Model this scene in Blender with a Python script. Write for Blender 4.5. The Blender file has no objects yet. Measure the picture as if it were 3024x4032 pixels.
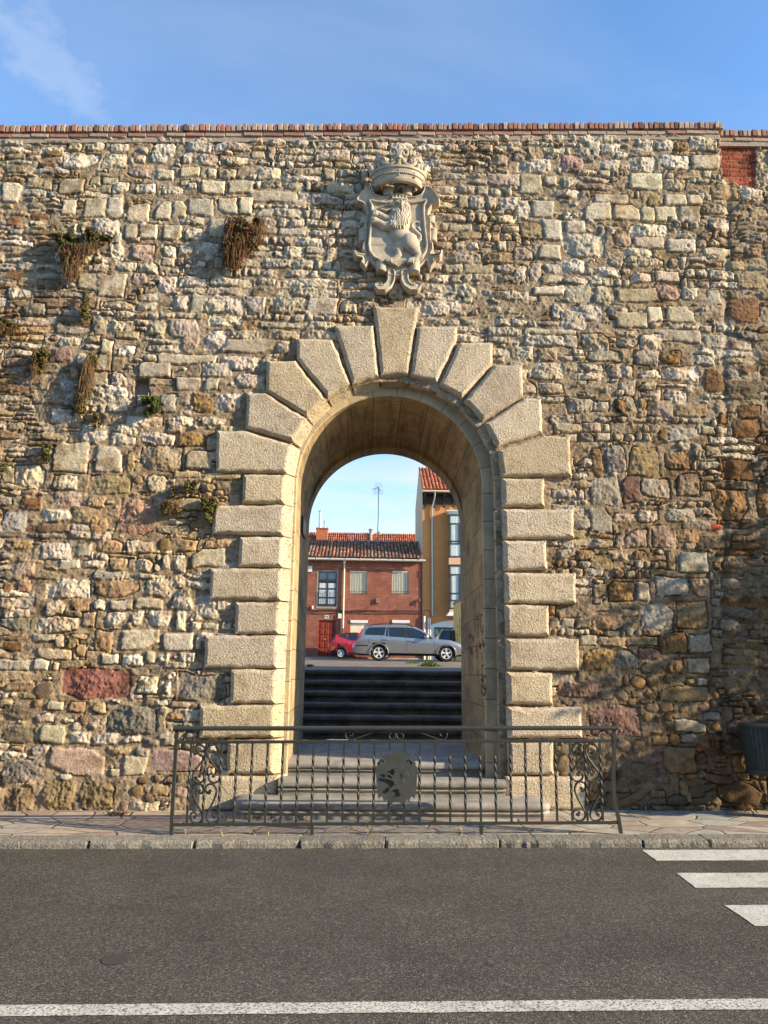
import bpy, bmesh, math, random
import numpy as np
from mathutils import Vector, Matrix
random.seed(7)
RS = np.random.RandomState(11)
C = bpy.context.scene.collection
scene = bpy.context.scene
rad = math.radians

# ------------------------------------------------------------------ camera
CAM = Vector((0.0, -8.42, 1.65))
PITCH, YAW, ROLL, FPX = rad(11.05), rad(1.5), 0.012, 2911.0
Fv = Vector((math.sin(YAW)*math.cos(PITCH), math.cos(YAW)*math.cos(PITCH), math.sin(PITCH)))
R0 = Fv.cross(Vector((0, 0, 1))).normalized()
U0 = R0.cross(Fv).normalized()
Rv = R0*math.cos(ROLL) + U0*math.sin(ROLL)
Uv = U0*math.cos(ROLL) - R0*math.sin(ROLL)
cd = bpy.data.cameras.new('camera'); cam = bpy.data.objects.new('camera', cd); C.objects.link(cam)
m3 = Matrix((Rv, Uv, -Fv)).transposed()
cam.matrix_world = Matrix.Translation(CAM) @ m3.to_4x4()
cd.sensor_fit = 'HORIZONTAL'; cd.sensor_width = 36.0; cd.lens = 36.0*FPX/3024.0
cd.clip_start = 0.05; cd.clip_end = 3000
scene.camera = cam

# ------------------------------------------------------------------ world, sun, exposure
SUN_E, SUN_PHI = rad(21), rad(17.5)
SUN = Vector((math.cos(SUN_E)*math.cos(SUN_PHI), -math.cos(SUN_E)*math.sin(SUN_PHI), math.sin(SUN_E)))
w = bpy.data.worlds.new('World'); scene.world = w; w.use_nodes = True
nt = w.node_tree; N = nt.nodes; L = nt.links
bg = N['Background']; bg.inputs['Strength'].default_value = 0.15
sky = N.new('ShaderNodeTexSky'); sky.sky_type = 'NISHITA'; sky.sun_disc = False
sky.sun_elevation = SUN_E; sky.sun_rotation = rad(90) + SUN_PHI
sky.altitude = 800; sky.air_density = 1.0; sky.dust_density = 0.3; sky.ozone_density = 2.2
tc = N.new('ShaderNodeTexCoord')
sep = N.new('ShaderNodeSeparateXYZ'); L.new(tc.outputs['Generated'], sep.inputs[0])
zz = N.new('ShaderNodeMath'); zz.operation = 'ADD'; zz.inputs[1].default_value = 0.12; L.new(sep.outputs[2], zz.inputs[0])
zm = N.new('ShaderNodeMath'); zm.operation = 'MAXIMUM'; zm.inputs[1].default_value = 0.05; L.new(zz.outputs[0], zm.inputs[0])
dx = N.new('ShaderNodeMath'); dx.operation = 'DIVIDE'; L.new(sep.outputs[0], dx.inputs[0]); L.new(zm.outputs[0], dx.inputs[1])
dy = N.new('ShaderNodeMath'); dy.operation = 'DIVIDE'; L.new(sep.outputs[1], dy.inputs[0]); L.new(zm.outputs[0], dy.inputs[1])
cmb = N.new('ShaderNodeCombineXYZ'); L.new(dx.outputs[0], cmb.inputs[0]); L.new(dy.outputs[0], cmb.inputs[1])
mp = N.new('ShaderNodeMapping'); mp.inputs['Location'].default_value = (3.1, 0.4, 0); mp.inputs['Rotation'].default_value = (0, 0, rad(12)); mp.inputs['Scale'].default_value = (0.55, 0.85, 1)
L.new(cmb.outputs[0], mp.inputs[0])
cn = N.new('ShaderNodeTexNoise'); cn.inputs['Scale'].default_value = 1.25; cn.inputs['Detail'].default_value = 7; cn.inputs['Roughness'].default_value = 0.52; cn.inputs['Distortion'].default_value = 0.5
L.new(mp.outputs[0], cn.inputs['Vector'])
cr = N.new('ShaderNodeMapRange'); cr.inputs[1].default_value = 0.40; cr.inputs[2].default_value = 0.68; hl = N.new('ShaderNodeMapRange'); hl.inputs[1].default_value = .34; hl.inputs[2].default_value = .12; hl.inputs[3].default_value = -.03; hl.inputs[4].default_value = .20; L.new(sep.outputs[2], hl.inputs[0])
ha = N.new('ShaderNodeMath'); ha.operation = 'ADD'; L.new(cn.outputs[0], ha.inputs[0]); L.new(hl.outputs[0], ha.inputs[1]); L.new(ha.outputs[0], cr.inputs[0])
# more and whiter cloud towards the horizon
hz = N.new('ShaderNodeMapRange'); hz.inputs[1].default_value = 0.20; hz.inputs[2].default_value = 0.50; hz.inputs[3].default_value = 1.0; hz.inputs[4].default_value = 0.28
L.new(sep.outputs[2], hz.inputs[0])
cf = N.new('ShaderNodeMath'); cf.operation = 'MULTIPLY'; L.new(cr.outputs[0], cf.inputs[0]); L.new(hz.outputs[0], cf.inputs[1])
# one long thin wisp of cirrus high on the left
def skyplane(u, v):
    d = (Fv*FPX + Rv*(u-1512.0) - Uv*(v-2016.0)).normalized(); k = max(d.z+.12, .05); return Vector((d.x/k, d.y/k))
wa, wb = skyplane(60, 130), skyplane(400, 470); wd_ = (wb-wa).normalized(); wn_ = Vector((-wd_.y, wd_.x))
def lin(a, b, c):
    m1 = N.new('ShaderNodeVectorMath'); m1.operation = 'DOT_PRODUCT'; m1.inputs[1].default_value = (a, b, 0); L.new(cmb.outputs[0], m1.inputs[0])
    m2 = N.new('ShaderNodeMath'); m2.operation = 'ADD'; m2.inputs[1].default_value = c; L.new(m1.outputs['Value'], m2.inputs[0]); return m2.outputs[0]
wdist = lin(wn_.x, wn_.y, -wa.dot(wn_)); wlen = lin(wd_.x, wd_.y, -wa.dot(wd_))
wnz = N.new('ShaderNodeTexNoise'); wnz.inputs['Scale'].default_value = 12; wnz.inputs['Detail'].default_value = 7; wnz.inputs['Roughness'].default_value = .6; L.new(cmb.outputs[0], wnz.inputs['Vector'])
wo = N.new('ShaderNodeMath'); wo.operation = 'MULTIPLY_ADD'; wo.inputs[1].default_value = .22; wo.inputs[2].default_value = -.11; L.new(wnz.outputs[0], wo.inputs[0])
ws_ = N.new('ShaderNodeMath'); ws_.operation = 'ADD'; L.new(wdist, ws_.inputs[0]); L.new(wo.outputs[0], ws_.inputs[1])
wab = N.new('ShaderNodeMath'); wab.operation = 'ABSOLUTE'; L.new(ws_.outputs[0], wab.inputs[0])
wm_ = N.new('ShaderNodeMapRange'); wm_.interpolation_type = 'SMOOTHSTEP'; wm_.inputs[1].default_value = .085; wm_.inputs[2].default_value = .0; wm_.inputs[3].default_value = 0; wm_.inputs[4].default_value = .26; L.new(wab.outputs[0], wm_.inputs[0])
wl0 = N.new('ShaderNodeMapRange'); wl0.interpolation_type = 'SMOOTHSTEP'; wl0.inputs[1].default_value = -.6; wl0.inputs[2].default_value = .0; L.new(wlen, wl0.inputs[0])
wl1 = N.new('ShaderNodeMapRange'); wl1.interpolation_type = 'SMOOTHSTEP'; wl1.inputs[1].default_value = (wb-wa).length*1.4; wl1.inputs[2].default_value = (wb-wa).length*.7; L.new(wlen, wl1.inputs[0])
wp1 = N.new('ShaderNodeMath'); wp1.operation = 'MULTIPLY'; L.new(wm_.outputs[0], wp1.inputs[0]); L.new(wl0.outputs[0], wp1.inputs[1])
wp2 = N.new('ShaderNodeMath'); wp2.operation = 'MULTIPLY'; L.new(wp1.outputs[0], wp2.inputs[0]); L.new(wl1.outputs[0], wp2.inputs[1])
ys = N.new('ShaderNodeMapRange'); ys.interpolation_type = 'SMOOTHSTEP'; ys.inputs[1].default_value = -.15; ys.inputs[2].default_value = .2; L.new(sep.outputs[1], ys.inputs[0])   # clouds left out behind the camera to lower the ambient light
cfy = N.new('ShaderNodeMath'); cfy.operation = 'MULTIPLY'; L.new(cf.outputs[0], cfy.inputs[0]); L.new(ys.outputs[0], cfy.inputs[1]); cf = cfy
cfx = N.new('ShaderNodeMath'); cfx.operation = 'MAXIMUM'; L.new(cf.outputs[0], cfx.inputs[0]); L.new(wp2.outputs[0], cfx.inputs[1]); cf = cfx
cm = N.new('ShaderNodeMixRGB'); cm.inputs[2].default_value = (3.1, 3.3, 3.6, 1); L.new(cf.outputs[0], cm.inputs[0])
tint = N.new('ShaderNodeMixRGB'); tint.blend_type = 'MULTIPLY'; tint.inputs[0].default_value = 1; tint.inputs[2].default_value = (.90, 1.13, 1.26, 1)
L.new(sky.outputs[0], tint.inputs[1]); L.new(tint.outputs[0], cm.inputs[1])
L.new(cm.outputs[0], bg.inputs[0])
sd = bpy.data.lights.new('sun', 'SUN'); sd.energy = 5.0; sd.angle = rad(0.55); sd.color = (1.0, 0.845, 0.59)
so = bpy.data.objects.new('sun', sd); C.objects.link(so); so.rotation_euler = SUN.to_track_quat('Z', 'Y').to_euler()
scene.view_settings.view_transform = 'Standard'; scene.view_settings.look = 'None'
scene.view_settings.exposure = 0.98; scene.view_settings.gamma = 1.0

# ------------------------------------------------------------------ helpers
def ray(u, v):
    return (Fv*FPX + Rv*(u-1512.0) - Uv*(v-2016.0)).normalized()
def at(u, v, Y):                       # photo pixel -> point on the upright plane y = Y
    d = ray(u, v); t = (Y-CAM.y)/d.y
    return CAM + d*t
GX = 0.007                             # the street climbs gently to the right
def ground(u, v, z0):                  # photo pixel -> point on the sloping ground z = z0 + GX x
    d = ray(u, v); t = (z0 + GX*CAM.x - CAM.z)/(d.z - GX*d.x)
    return CAM + d*t
def Z(ox, oy, s):                      # enlarged crop -> photo pixel
    return lambda x, y: (ox + x/s, oy + y/s)
z1 = Z(1150, 1750, 2.0737)

def tag(o, label=None, cat=None, group=None, kind=None):
    if label: o['label'] = label
    if cat: o['category'] = cat
    if group: o['group'] = group
    if kind: o['kind'] = kind
    return o
def thing(name, label, cat, loc=(0, 0, 0), group=None):
    o = bpy.data.objects.new(name, None); C.objects.link(o); o.location = loc
    o.empty_display_size = 0.2
    return tag(o, label, cat, group)
def link(name, me, mat, parent=None):
    o = bpy.data.objects.new(name, me); C.objects.link(o)
    if mat:
        for m_ in (mat if isinstance(mat, (list, tuple)) else [mat]): me.materials.append(m_)
    if parent:
        o.parent = parent; o.matrix_parent_inverse = Matrix.Translation(-Vector(parent.location))
    return o

class MB:
    def __init__(s): s.v = []; s.f = []; s.c = []; s.col = (1, 1, 1)
    def add(s, vs, fs):
        b = len(s.v); s.v += [tuple(v) for v in vs]; s.c += [s.col]*len(vs)
        s.f += [tuple(i+b for i in f) for f in fs]
    def box(s, x0, x1, y0, y1, z0, z1):
        s.add([(x0,y0,z0),(x1,y0,z0),(x1,y1,z0),(x0,y1,z0),(x0,y0,z1),(x1,y0,z1),(x1,y1,z1),(x0,y1,z1)],
              [(0,3,2,1),(4,5,6,7),(0,1,5,4),(1,2,6,5),(2,3,7,6),(3,0,4,7)])
    def bbox(s, x0, x1, y0, y1, z0, z1, b):   # box with its front (-y) edges bevelled
        s.add([(x0,y1,z0),(x1,y1,z0),(x1,y1,z1),(x0,y1,z1),(x0,y0+b,z0),(x1,y0+b,z0),(x1,y0+b,z1),(x0,y0+b,z1),
               (x0+b,y0,z0+b),(x1-b,y0,z0+b),(x1-b,y0,z1-b),(x0+b,y0,z1-b)],
              [(3,2,1,0),(0,1,5,4),(1,2,6,5),(2,3,7,6),(3,0,4,7),(4,5,9,8),(5,6,10,9),(6,7,11,10),(7,4,8,11),(8,9,10,11)])
    def obox(s, c, ax, ay, az, hx, hy, hz):   # oriented box
        c = Vector(c); P = []
        for k in (-1, 1):
            for q in ((-1,-1),(1,-1),(1,1),(-1,1)):
                P.append(c + ax*hx*q[0] + ay*hy*q[1] + az*hz*k)
        s.add(P, [(0,3,2,1),(4,5,6,7),(0,1,5,4),(1,2,6,5),(2,3,7,6),(3,0,4,7)])
    def rings(s, rings, close=True, cap=True):
        n = len(rings[0]); vs = [p for r in rings for p in r]; fs = []
        for i in range(len(rings)-1):
            for j in range(n if close else n-1):
                k = (j+1) % n
                fs.append((i*n+j, i*n+k, (i+1)*n+k, (i+1)*n+j))
        if cap:
            fs.append(tuple(range(n-1, -1, -1))); fs.append(tuple((len(rings)-1)*n+j for j in range(n)))
        s.add(vs, fs)
    def tube(s, pts, r, sides=8, r2=None, cap=True, up=None):
        pts = [Vector(p) for p in pts]; rs = r if isinstance(r, (list, tuple)) else [r]*len(pts)
        R = []; pn = None
        for i, p in enumerate(pts):
            t = (pts[min(i+1, len(pts)-1)] - pts[max(i-1, 0)]).normalized()
            if pn is None:
                a = Vector(up) if up else (Vector((0, 0, 1)) if abs(t.z) < .9 else Vector((1, 0, 0)))
                n = (a - t*a.dot(t)).normalized()
            else:
                n = (pn - t*pn.dot(t))
                n = n.normalized() if n.length > 1e-6 else pn
            pn = n; b = t.cross(n)
            rb = rs[i] if r2 is None else r2
            R.append([p + n*math.cos(6.28318*j/sides)*rs[i] + b*math.sin(6.28318*j/sides)*rb for j in range(sides)])
        s.rings(R, True, cap)
    def prism(s, poly, y0, y1):                # polygon of (x, z), extruded along y (y0 = front)
        n = len(poly)
        a = sum(poly[i][0]*poly[(i+1) % n][1]-poly[(i+1) % n][0]*poly[i][1] for i in range(n))
        if a < 0: poly = poly[::-1]
        s.add([(p[0], y0, p[1]) for p in poly]+[(p[0], y1, p[1]) for p in poly],
              [tuple(range(n)), tuple(range(2*n-1, n-1, -1))]+[(i, i+n, (i+1) % n+n, (i+1) % n) for i in range(n)])
    def lathe(s, c, prof, sides=24, axis='z'):
        R = []
        for r, h in prof:
            ring = []
            for j in range(sides):
                a = 6.28318*j/sides
                if axis == 'z': ring.append((c[0]+r*math.cos(a), c[1]+r*math.sin(a), c[2]+h))
                elif axis == 'y': ring.append((c[0]+r*math.cos(a), c[1]-h, c[2]+r*math.sin(a)))
                else: ring.append((c[0]+h, c[1]+r*math.cos(a), c[2]+r*math.sin(a)))
            R.append(ring)
        s.rings(R)
    def build(s, name, mat, parent=None, smooth=False, bevel=0):
        me = bpy.data.meshes.new(name); me.from_pydata(s.v, [], s.f)
        ca = me.color_attributes.new('Col', 'FLOAT_COLOR', 'POINT')
        arr = np.ones((len(s.v), 4), np.float32); arr[:, :3] = np.array(s.c, np.float32).reshape(-1, 3)
        ca.data.foreach_set('color', arr.ravel())
        bm = bmesh.new(); bm.from_mesh(me); bmesh.ops.recalc_face_normals(bm, faces=bm.faces)
        if bevel:
            ed = [e for e in bm.edges if len(e.link_faces) == 2 and e.calc_face_angle(0) > .5]
            bmesh.ops.bevel(bm, geom=ed, offset=bevel, segments=2, affect='EDGES', profile=.5)
        bm.to_mesh(me); bm.free()
        if smooth:
            for p in me.polygons: p.use_smooth = True
            try: me.set_sharp_from_angle(angle=rad(40))
            except Exception: pass
        return link(name, me, mat, parent)

def catmull(P, n=6):
    P = [Vector(p) for p in P]; out = []
    Q = [P[0]*2-P[1]] + P + [P[-1]*2-P[-2]]
    for i in range(1, len(Q)-2):
        for k in range(n):
            t = k/n; a, b, c, d = Q[i-1], Q[i], Q[i+1], Q[i+2]
            out.append(.5*((2*b)+(c-a)*t+(2*a-5*b+4*c-d)*t*t+(3*b-a-3*c+d)*t**3))
    out.append(P[-1]); return out

# ------------------------------------------------------------------ numpy noise
_T = RS.rand(16, 256, 256).astype(np.float32)*2-1
def vnoise(x, y, seed=0):
    t = _T[seed % 16]
    xi = np.floor(x).astype(np.int64); yi = np.floor(y).astype(np.int64)
    fx = (x-xi).astype(np.float32); fy = (y-yi).astype(np.float32)
    fx = fx*fx*fx*(fx*(fx*6-15)+10); fy = fy*fy*fy*(fy*(fy*6-15)+10)
    x0 = (xi+seed*37) & 255; x1 = (x0+1) & 255; y0 = (yi+seed*91) & 255; y1 = (y0+1) & 255
    return (t[x0, y0]*(1-fx)+t[x1, y0]*fx)*(1-fy)+(t[x0, y1]*(1-fx)+t[x1, y1]*fx)*fy
def fbm(x, y, o=4, seed=0, gain=.5):
    a = 1; s = 0; tot = 0
    for i in range(o):
        s = s+a*vnoise(x*2**i, y*2**i, seed+i); tot += a; a *= gain
    return s/tot
def sstep(a, b, x):
    t = np.clip((x-a)/(b-a), 0, 1); return t*t*(3-2*t)
def polysd(px, pz, poly):              # signed distance, negative inside
    d = np.full(px.shape, 1e9); ins = np.zeros(px.shape, bool); n = len(poly)
    for i in range(n):
        ax, az = poly[i]; bx, bz = poly[(i+1) % n]
        ex, ez = bx-ax, bz-az; l2 = ex*ex+ez*ez+1e-12
        t = np.clip(((px-ax)*ex+(pz-az)*ez)/l2, 0, 1)
        d = np.minimum(d, (px-ax-t*ex)**2+(pz-az-t*ez)**2)
        cond = (az > pz) != (bz > pz)
        with np.errstate(divide='ignore', invalid='ignore'):
            xi = ax+(pz-az)*ex/(ez if abs(ez) > 1e-12 else 1e-12)
        ins ^= cond & (px < xi)
    d = np.sqrt(d); return np.where(ins, -d, d)
def gridmesh(name, P, keep, col, mat, parent, smooth=True):
    # P (n,m,3) points, keep (n-1,m-1) cells
    n, m = P.shape[:2]
    idx = np.arange(n*m).reshape(n, m)
    q = np.stack([idx[:-1, :-1], idx[1:, :-1], idx[1:, 1:], idx[:-1, 1:]], -1)[keep]
    used = np.zeros(n*m, bool); used[q.ravel()] = True
    rm = np.cumsum(used)-1
    q = rm[q].astype(np.int32); V = P.reshape(-1, 3)[used].astype(np.float32)
    me = bpy.data.meshes.new(name)
    me.vertices.add(len(V)); me.vertices.foreach_set('co', V.ravel())
    me.loops.add(q.size); me.loops.foreach_set('vertex_index', q.ravel())
    me.polygons.add(len(q))
    me.polygons.foreach_set('loop_start', np.arange(0, q.size, 4, dtype=np.int32))
    if smooth: me.polygons.foreach_set('use_smooth', np.ones(len(q), bool))
    me.update(calc_edges=True)
    ca = me.color_attributes.new('Col', 'FLOAT_COLOR', 'POINT')
    arr = np.ones((len(V), 4), np.float32); arr[:, :3] = col.reshape(-1, 3)[used]
    ca.data.foreach_set('color', arr.ravel())
    return link(name, me, mat, parent)

# ------------------------------------------------------------------ materials
def mat(name, col=(.5, .5, .5), rough=.85, metal=0.0, var=.12, vs=6.0, bump=0.0, bs=80.0, bd=.004, attr=False, spec=.3, coat=0.0, pits=0.0, speck=0.0, stain=None):
    m = bpy.data.materials.new(name); m.use_nodes = True
    nt = m.node_tree; N = nt.nodes; L = nt.links; b = N['Principled BSDF']
    b.inputs['Roughness'].default_value = rough; b.inputs['Metallic'].default_value = metal
    b.inputs['Specular IOR Level'].default_value = spec
    if coat: b.inputs['Coat Weight'].default_value = coat; b.inputs['Coat Roughness'].default_value = .06
    tc = N.new('ShaderNodeTexCoord')
    if attr:
        a = N.new('ShaderNodeAttribute'); a.attribute_name = 'Col'; src = a.outputs['Color']
        if tuple(col) != (.5, .5, .5):
            mu = N.new('ShaderNodeMixRGB'); mu.blend_type = 'MULTIPLY'; mu.inputs[0].default_value = 1; mu.inputs[2].default_value = (*col, 1)
            L.new(src, mu.inputs[1]); src = mu.outputs[0]
    else:
        r = N.new('ShaderNodeRGB'); r.outputs[0].default_value = (*col, 1); src = r.outputs[0]
    if var:
        n1 = N.new('ShaderNodeTexNoise'); n1.inputs['Scale'].default_value = vs; n1.inputs['Detail'].default_value = 6; n1.inputs['Roughness'].default_value = .62
        L.new(tc.outputs['Object'], n1.inputs['Vector'])
        mr = N.new('ShaderNodeMapRange'); mr.inputs[1].default_value = .3; mr.inputs[2].default_value = .7; mr.inputs[3].default_value = 1-var; mr.inputs[4].default_value = 1+var
        L.new(n1.outputs[0], mr.inputs[0])
        hs = N.new('ShaderNodeHueSaturation'); L.new(mr.outputs[0], hs.inputs['Value']); L.new(src, hs.inputs['Color']); src = hs.outputs[0]
    if speck:                              # hammered grain: small light and dark flecks of the stone itself
        n4 = N.new('ShaderNodeTexNoise'); n4.inputs['Scale'].default_value = 48; n4.inputs['Detail'].default_value = 5; n4.inputs['Roughness'].default_value = .7
        L.new(tc.outputs['Object'], n4.inputs['Vector'])
        m4 = N.new('ShaderNodeMapRange'); m4.inputs[1].default_value = .35; m4.inputs[2].default_value = .65; m4.inputs[3].default_value = 1-speck; m4.inputs[4].default_value = 1+speck; L.new(n4.outputs[0], m4.inputs[0])
        h4 = N.new('ShaderNodeHueSaturation'); L.new(m4.outputs[0], h4.inputs['Value']); L.new(src, h4.inputs['Color']); src = h4.outputs[0]
    if stain:                              # rusty and grey mineral stains
        n5 = N.new('ShaderNodeTexNoise'); n5.inputs['Scale'].default_value = 3.2; n5.inputs['Detail'].default_value = 9; n5.inputs['Roughness'].default_value = .72; n5.inputs['Distortion'].default_value = .6
        L.new(tc.outputs['Object'], n5.inputs['Vector'])
        m5 = N.new('ShaderNodeMapRange'); m5.inputs[1].default_value = .50; m5.inputs[2].default_value = .74; m5.inputs[4].default_value = .68; L.new(n5.outputs[0], m5.inputs[0])
        x5 = N.new('ShaderNodeMixRGB'); x5.inputs[2].default_value = (*stain, 1); L.new(m5.outputs[0], x5.inputs[0]); L.new(src, x5.inputs[1]); src = x5.outputs[0]
    L.new(src, b.inputs['Base Color'])
    if bump:
        n2 = N.new('ShaderNodeTexNoise'); n2.inputs['Scale'].default_value = bs; n2.inputs['Detail'].default_value = 4; n2.inputs['Roughness'].default_value = .6
        L.new(tc.outputs['Object'], n2.inputs['Vector'])
        bp = N.new('ShaderNodeBump'); bp.inputs['Strength'].default_value = bump; bp.inputs['Distance'].default_value = bd
        h = n2.outputs[0]
        if pits:
            n3 = N.new('ShaderNodeTexNoise'); n3.inputs['Scale'].default_value = 26; n3.inputs['Detail'].default_value = 5; n3.inputs['Roughness'].default_value = .65
            mpn = N.new('ShaderNodeMapping'); mpn.inputs['Scale'].default_value = (1, 1, 2.2); L.new(tc.outputs['Object'], mpn.inputs[0]); L.new(mpn.outputs[0], n3.inputs['Vector'])
            r3 = N.new('ShaderNodeMapRange'); r3.inputs[1].default_value = .60; r3.inputs[2].default_value = .70; r3.inputs[4].default_value = -pits; L.new(n3.outputs[0], r3.inputs[0])
            ad = N.new('ShaderNodeMath'); ad.operation = 'ADD'; L.new(h, ad.inputs[0]); L.new(r3.outputs[0], ad.inputs[1]); h = ad.outputs[0]
        L.new(h, bp.inputs['Height']); L.new(bp.outputs[0], b.inputs['Normal'])
    return m
def glass(name, col=(.02, .025, .03), rough=.05):
    m = mat(name, col, rough, 0, 0, spec=.6); return m

M_wall = mat('rubble_stone', attr=True, rough=.92, var=.16, vs=22, bump=1.0, bs=48, bd=.008, spec=.15, speck=.22)
M_quoin = mat('cut_stone', (.5, .5, .5), attr=True, rough=.9, var=.10, vs=9, bump=1.0, bs=50, bd=.019, spec=.15, pits=1.0, speck=.16, stain=(.27, .18, .095))
M_crest = mat('carved_stone', (.49, .405, .30), rough=.88, var=.2, vs=7, bump=.5, bs=90, bd=.003, spec=.2, stain=(.17, .13, .085))
M_core = mat('wall_core', (.33, .28, .21), rough=.95, var=.2, vs=3, bump=.6, bs=20, bd=.02)
M_brick = mat('coping_brick', attr=True, rough=.9, var=.22, vs=25, bump=.6, bs=60, bd=.005)
M_step = mat('step_stone', (.29, .262, .23), rough=.75, var=.3, vs=5, bump=.4, bs=50, bd=.004, speck=.12, stain=(.15, .11, .075))
M_iron = mat('painted_iron', (.045, .046, .040), rough=.5, metal=.1, var=.12, vs=20, bump=.15, bs=120, bd=.001, spec=.3)
M_black = mat('black_rubber', (.012, .012, .013), rough=.8, var=0)
# ------------------------------------------------------------------ road, kerb, pavement
ROAD_Z = -0.062
def slope_sheet(name, x0, x1, y0, y1, z0, m, nx=2, ny=2, zfun=None):
    xs = np.linspace(x0, x1, nx); ys = np.linspace(y0, y1, ny)
    X, Y = np.meshgrid(xs, ys, indexing='ij')
    Zt = z0 + GX*X + (zfun(X, Y) if zfun else 0)
    P = np.stack([X, Y, Zt], -1)
    return gridmesh(name, P, np.ones((nx-1, ny-1), bool), np.ones((nx, ny, 3)), m, None)

def asphalt():
    m = bpy.data.materials.new('asphalt'); m.use_nodes = True; nt = m.node_tree; N = nt.nodes; L = nt.links; b = N['Principled BSDF']
    b.inputs['Roughness'].default_value = .82; b.inputs['Specular IOR Level'].default_value = .35
    tc = N.new('ShaderNodeTexCoord')
    v = N.new('ShaderNodeTexVoronoi'); v.inputs['Scale'].default_value = 135; L.new(tc.outputs['Object'], v.inputs['Vector'])
    n = N.new('ShaderNodeTexNoise'); n.inputs['Scale'].default_value = 1.3; n.inputs['Detail'].default_value = 8; n.inputs['Roughness'].default_value = .7; L.new(tc.outputs['Object'], n.inputs['Vector'])
    sp = N.new('ShaderNodeSeparateColor'); L.new(v.outputs['Color'], sp.inputs[0])
    cr = N.new('ShaderNodeValToRGB'); e = cr.color_ramp.elements
    e[0].position = 0; e[0].color = (.036, .032, .027, 1); e[1].position = 1; e[1].color = (.26, .235, .20, 1)
    q = cr.color_ramp.elements.new(.62); q.color = (.084, .074, .062, 1); q = cr.color_ramp.elements.new(.88); q.color = (.15, .13, .108, 1)
    L.new(sp.outputs[0], cr.inputs[0])
    ml = N.new('ShaderNodeMapping'); ml.inputs['Scale'].default_value = (.06, .75, 1); L.new(tc.outputs['Object'], ml.inputs[0])
    nl = N.new('ShaderNodeTexNoise'); nl.inputs['Scale'].default_value = 1; nl.inputs['Detail'].default_value = 3; L.new(ml.outputs[0], nl.inputs['Vector'])
    av = N.new('ShaderNodeMath'); av.operation = 'MULTIPLY_ADD'; av.inputs[1].default_value = .8; L.new(nl.outputs[0], av.inputs[0]); L.new(n.outputs[0], av.inputs[2])
    mr = N.new('ShaderNodeMapRange'); mr.inputs[1].default_value = .65; mr.inputs[2].default_value = 1.15; mr.inputs[3].default_value = .72; mr.inputs[4].default_value = 1.25; L.new(av.outputs[0], mr.inputs[0])
    hs = N.new('ShaderNodeHueSaturation'); L.new(mr.outputs[0], hs.inputs['Value']); L.new(cr.outputs[0], hs.inputs['Color'])
    wm = N.new('ShaderNodeMixRGB'); wm.blend_type = 'MULTIPLY'; wm.inputs[0].default_value = 1; wm.inputs[2].default_value = (.90, .905, .88, 1); L.new(hs.outputs[0], wm.inputs[1])
    L.new(wm.outputs[0], b.inputs['Base Color'])
    bp = N.new('ShaderNodeBump'); bp.inputs['Strength'].default_value = .7; bp.inputs['Distance'].default_value = .004; bp.invert = True
    L.new(v.outputs['Distance'], bp.inputs['Height']); L.new(bp.outputs[0], b.inputs['Normal'])
    return m
M_asphalt = asphalt()
road = slope_sheet('road', -60, 60, -60, -1.2, ROAD_Z, M_asphalt); tag(road, kind='structure')

def paintmat(name, wear):
    m = mat(name, (.57, .55, .49), rough=.7, var=.2, vs=5, bump=.5, bs=180, bd=.003)
    nt = m.node_tree; N = nt.nodes; L = nt.links; b = N['Principled BSDF']
    tc = N.new('ShaderNodeTexCoord'); n = N.new('ShaderNodeTexNoise'); n.inputs['Scale'].default_value = 70; n.inputs['Detail'].default_value = 5; n.inputs['Roughness'].default_value = .7
    L.new(tc.outputs['Object'], n.inputs['Vector'])
    r = N.new('ShaderNodeMapRange'); r.inputs[1].default_value = .60-wear; r.inputs[2].default_value = .66-wear; L.new(n.outputs[0], r.inputs[0])
    mx = N.new('ShaderNodeMixRGB'); L.new(r.outputs[0], mx.inputs[0]); src = b.inputs['Base Color'].links[0].from_socket
    L.new(src, mx.inputs[1]); mx.inputs[2].default_value = (.16, .145, .125, 1); L.new(mx.outputs[0], b.inputs['Base Color'])
    return m
M_paint = paintmat('road_paint', .05); M_paint2 = paintmat('worn_road_paint', .095)
def marking(name, quad, m, dz=.004, jag=0):
    mb = MB(); P = []
    n = len(quad)
    for i in range(n):
        a, b = quad[i], quad[(i+1) % n]
        k = max(1, int((b-a).length/.05)) if jag else 1
        for j in range(k):
            p = a.lerp(b, j/k); p = p + Vector((random.uniform(-jag, jag), random.uniform(-jag, jag), 0)); P.append(p)
    mb.add([(p.x, p.y, ROAD_Z+GX*p.x+dz) for p in P], [tuple(range(len(P)))])
    return tag(mb.build(name, m), kind='structure')
zr = Z(0, 3200, .54861)
def gq(pts, ext=0):
    o = [ground(*zr(*p), ROAD_Z) for p in pts]; return o
st = [[(1386, 81), (1659, 81), (1659, 104), (1418, 104)], [(1460, 131), (1659, 131), (1659, 163), (1503, 163)], [(1565, 201), (1659, 200.5), (1659, 246), (1632, 246)]]
for q in st:
    g = gq(q); g[1] = g[1].lerp(g[1], 1) + Vector((2.4, 0, 0)); g[2] = g[2] + Vector((2.4+g[1].x-2.4-g[2].x, 0, 0))
    yt = .5*(g[0].y+g[1].y); g[0].y = g[1].y = yt; yb = .5*(g[2].y+g[3].y); g[2].y = g[3].y = yb
    marking('crosswalk_stripe', [g[3], g[2], g[1], g[0]], M_paint, jag=.004)
ga = gq([(0, 417), (1659, 403), (1659, 425), (0, 443)])
ln = (ga[1]-ga[0]).normalized()
marking('edge_line', [ga[3]-ln*14, ga[2]+ln*14, ga[1]+ln*14, ga[0]-ln*14], M_paint2, jag=.004)
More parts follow.
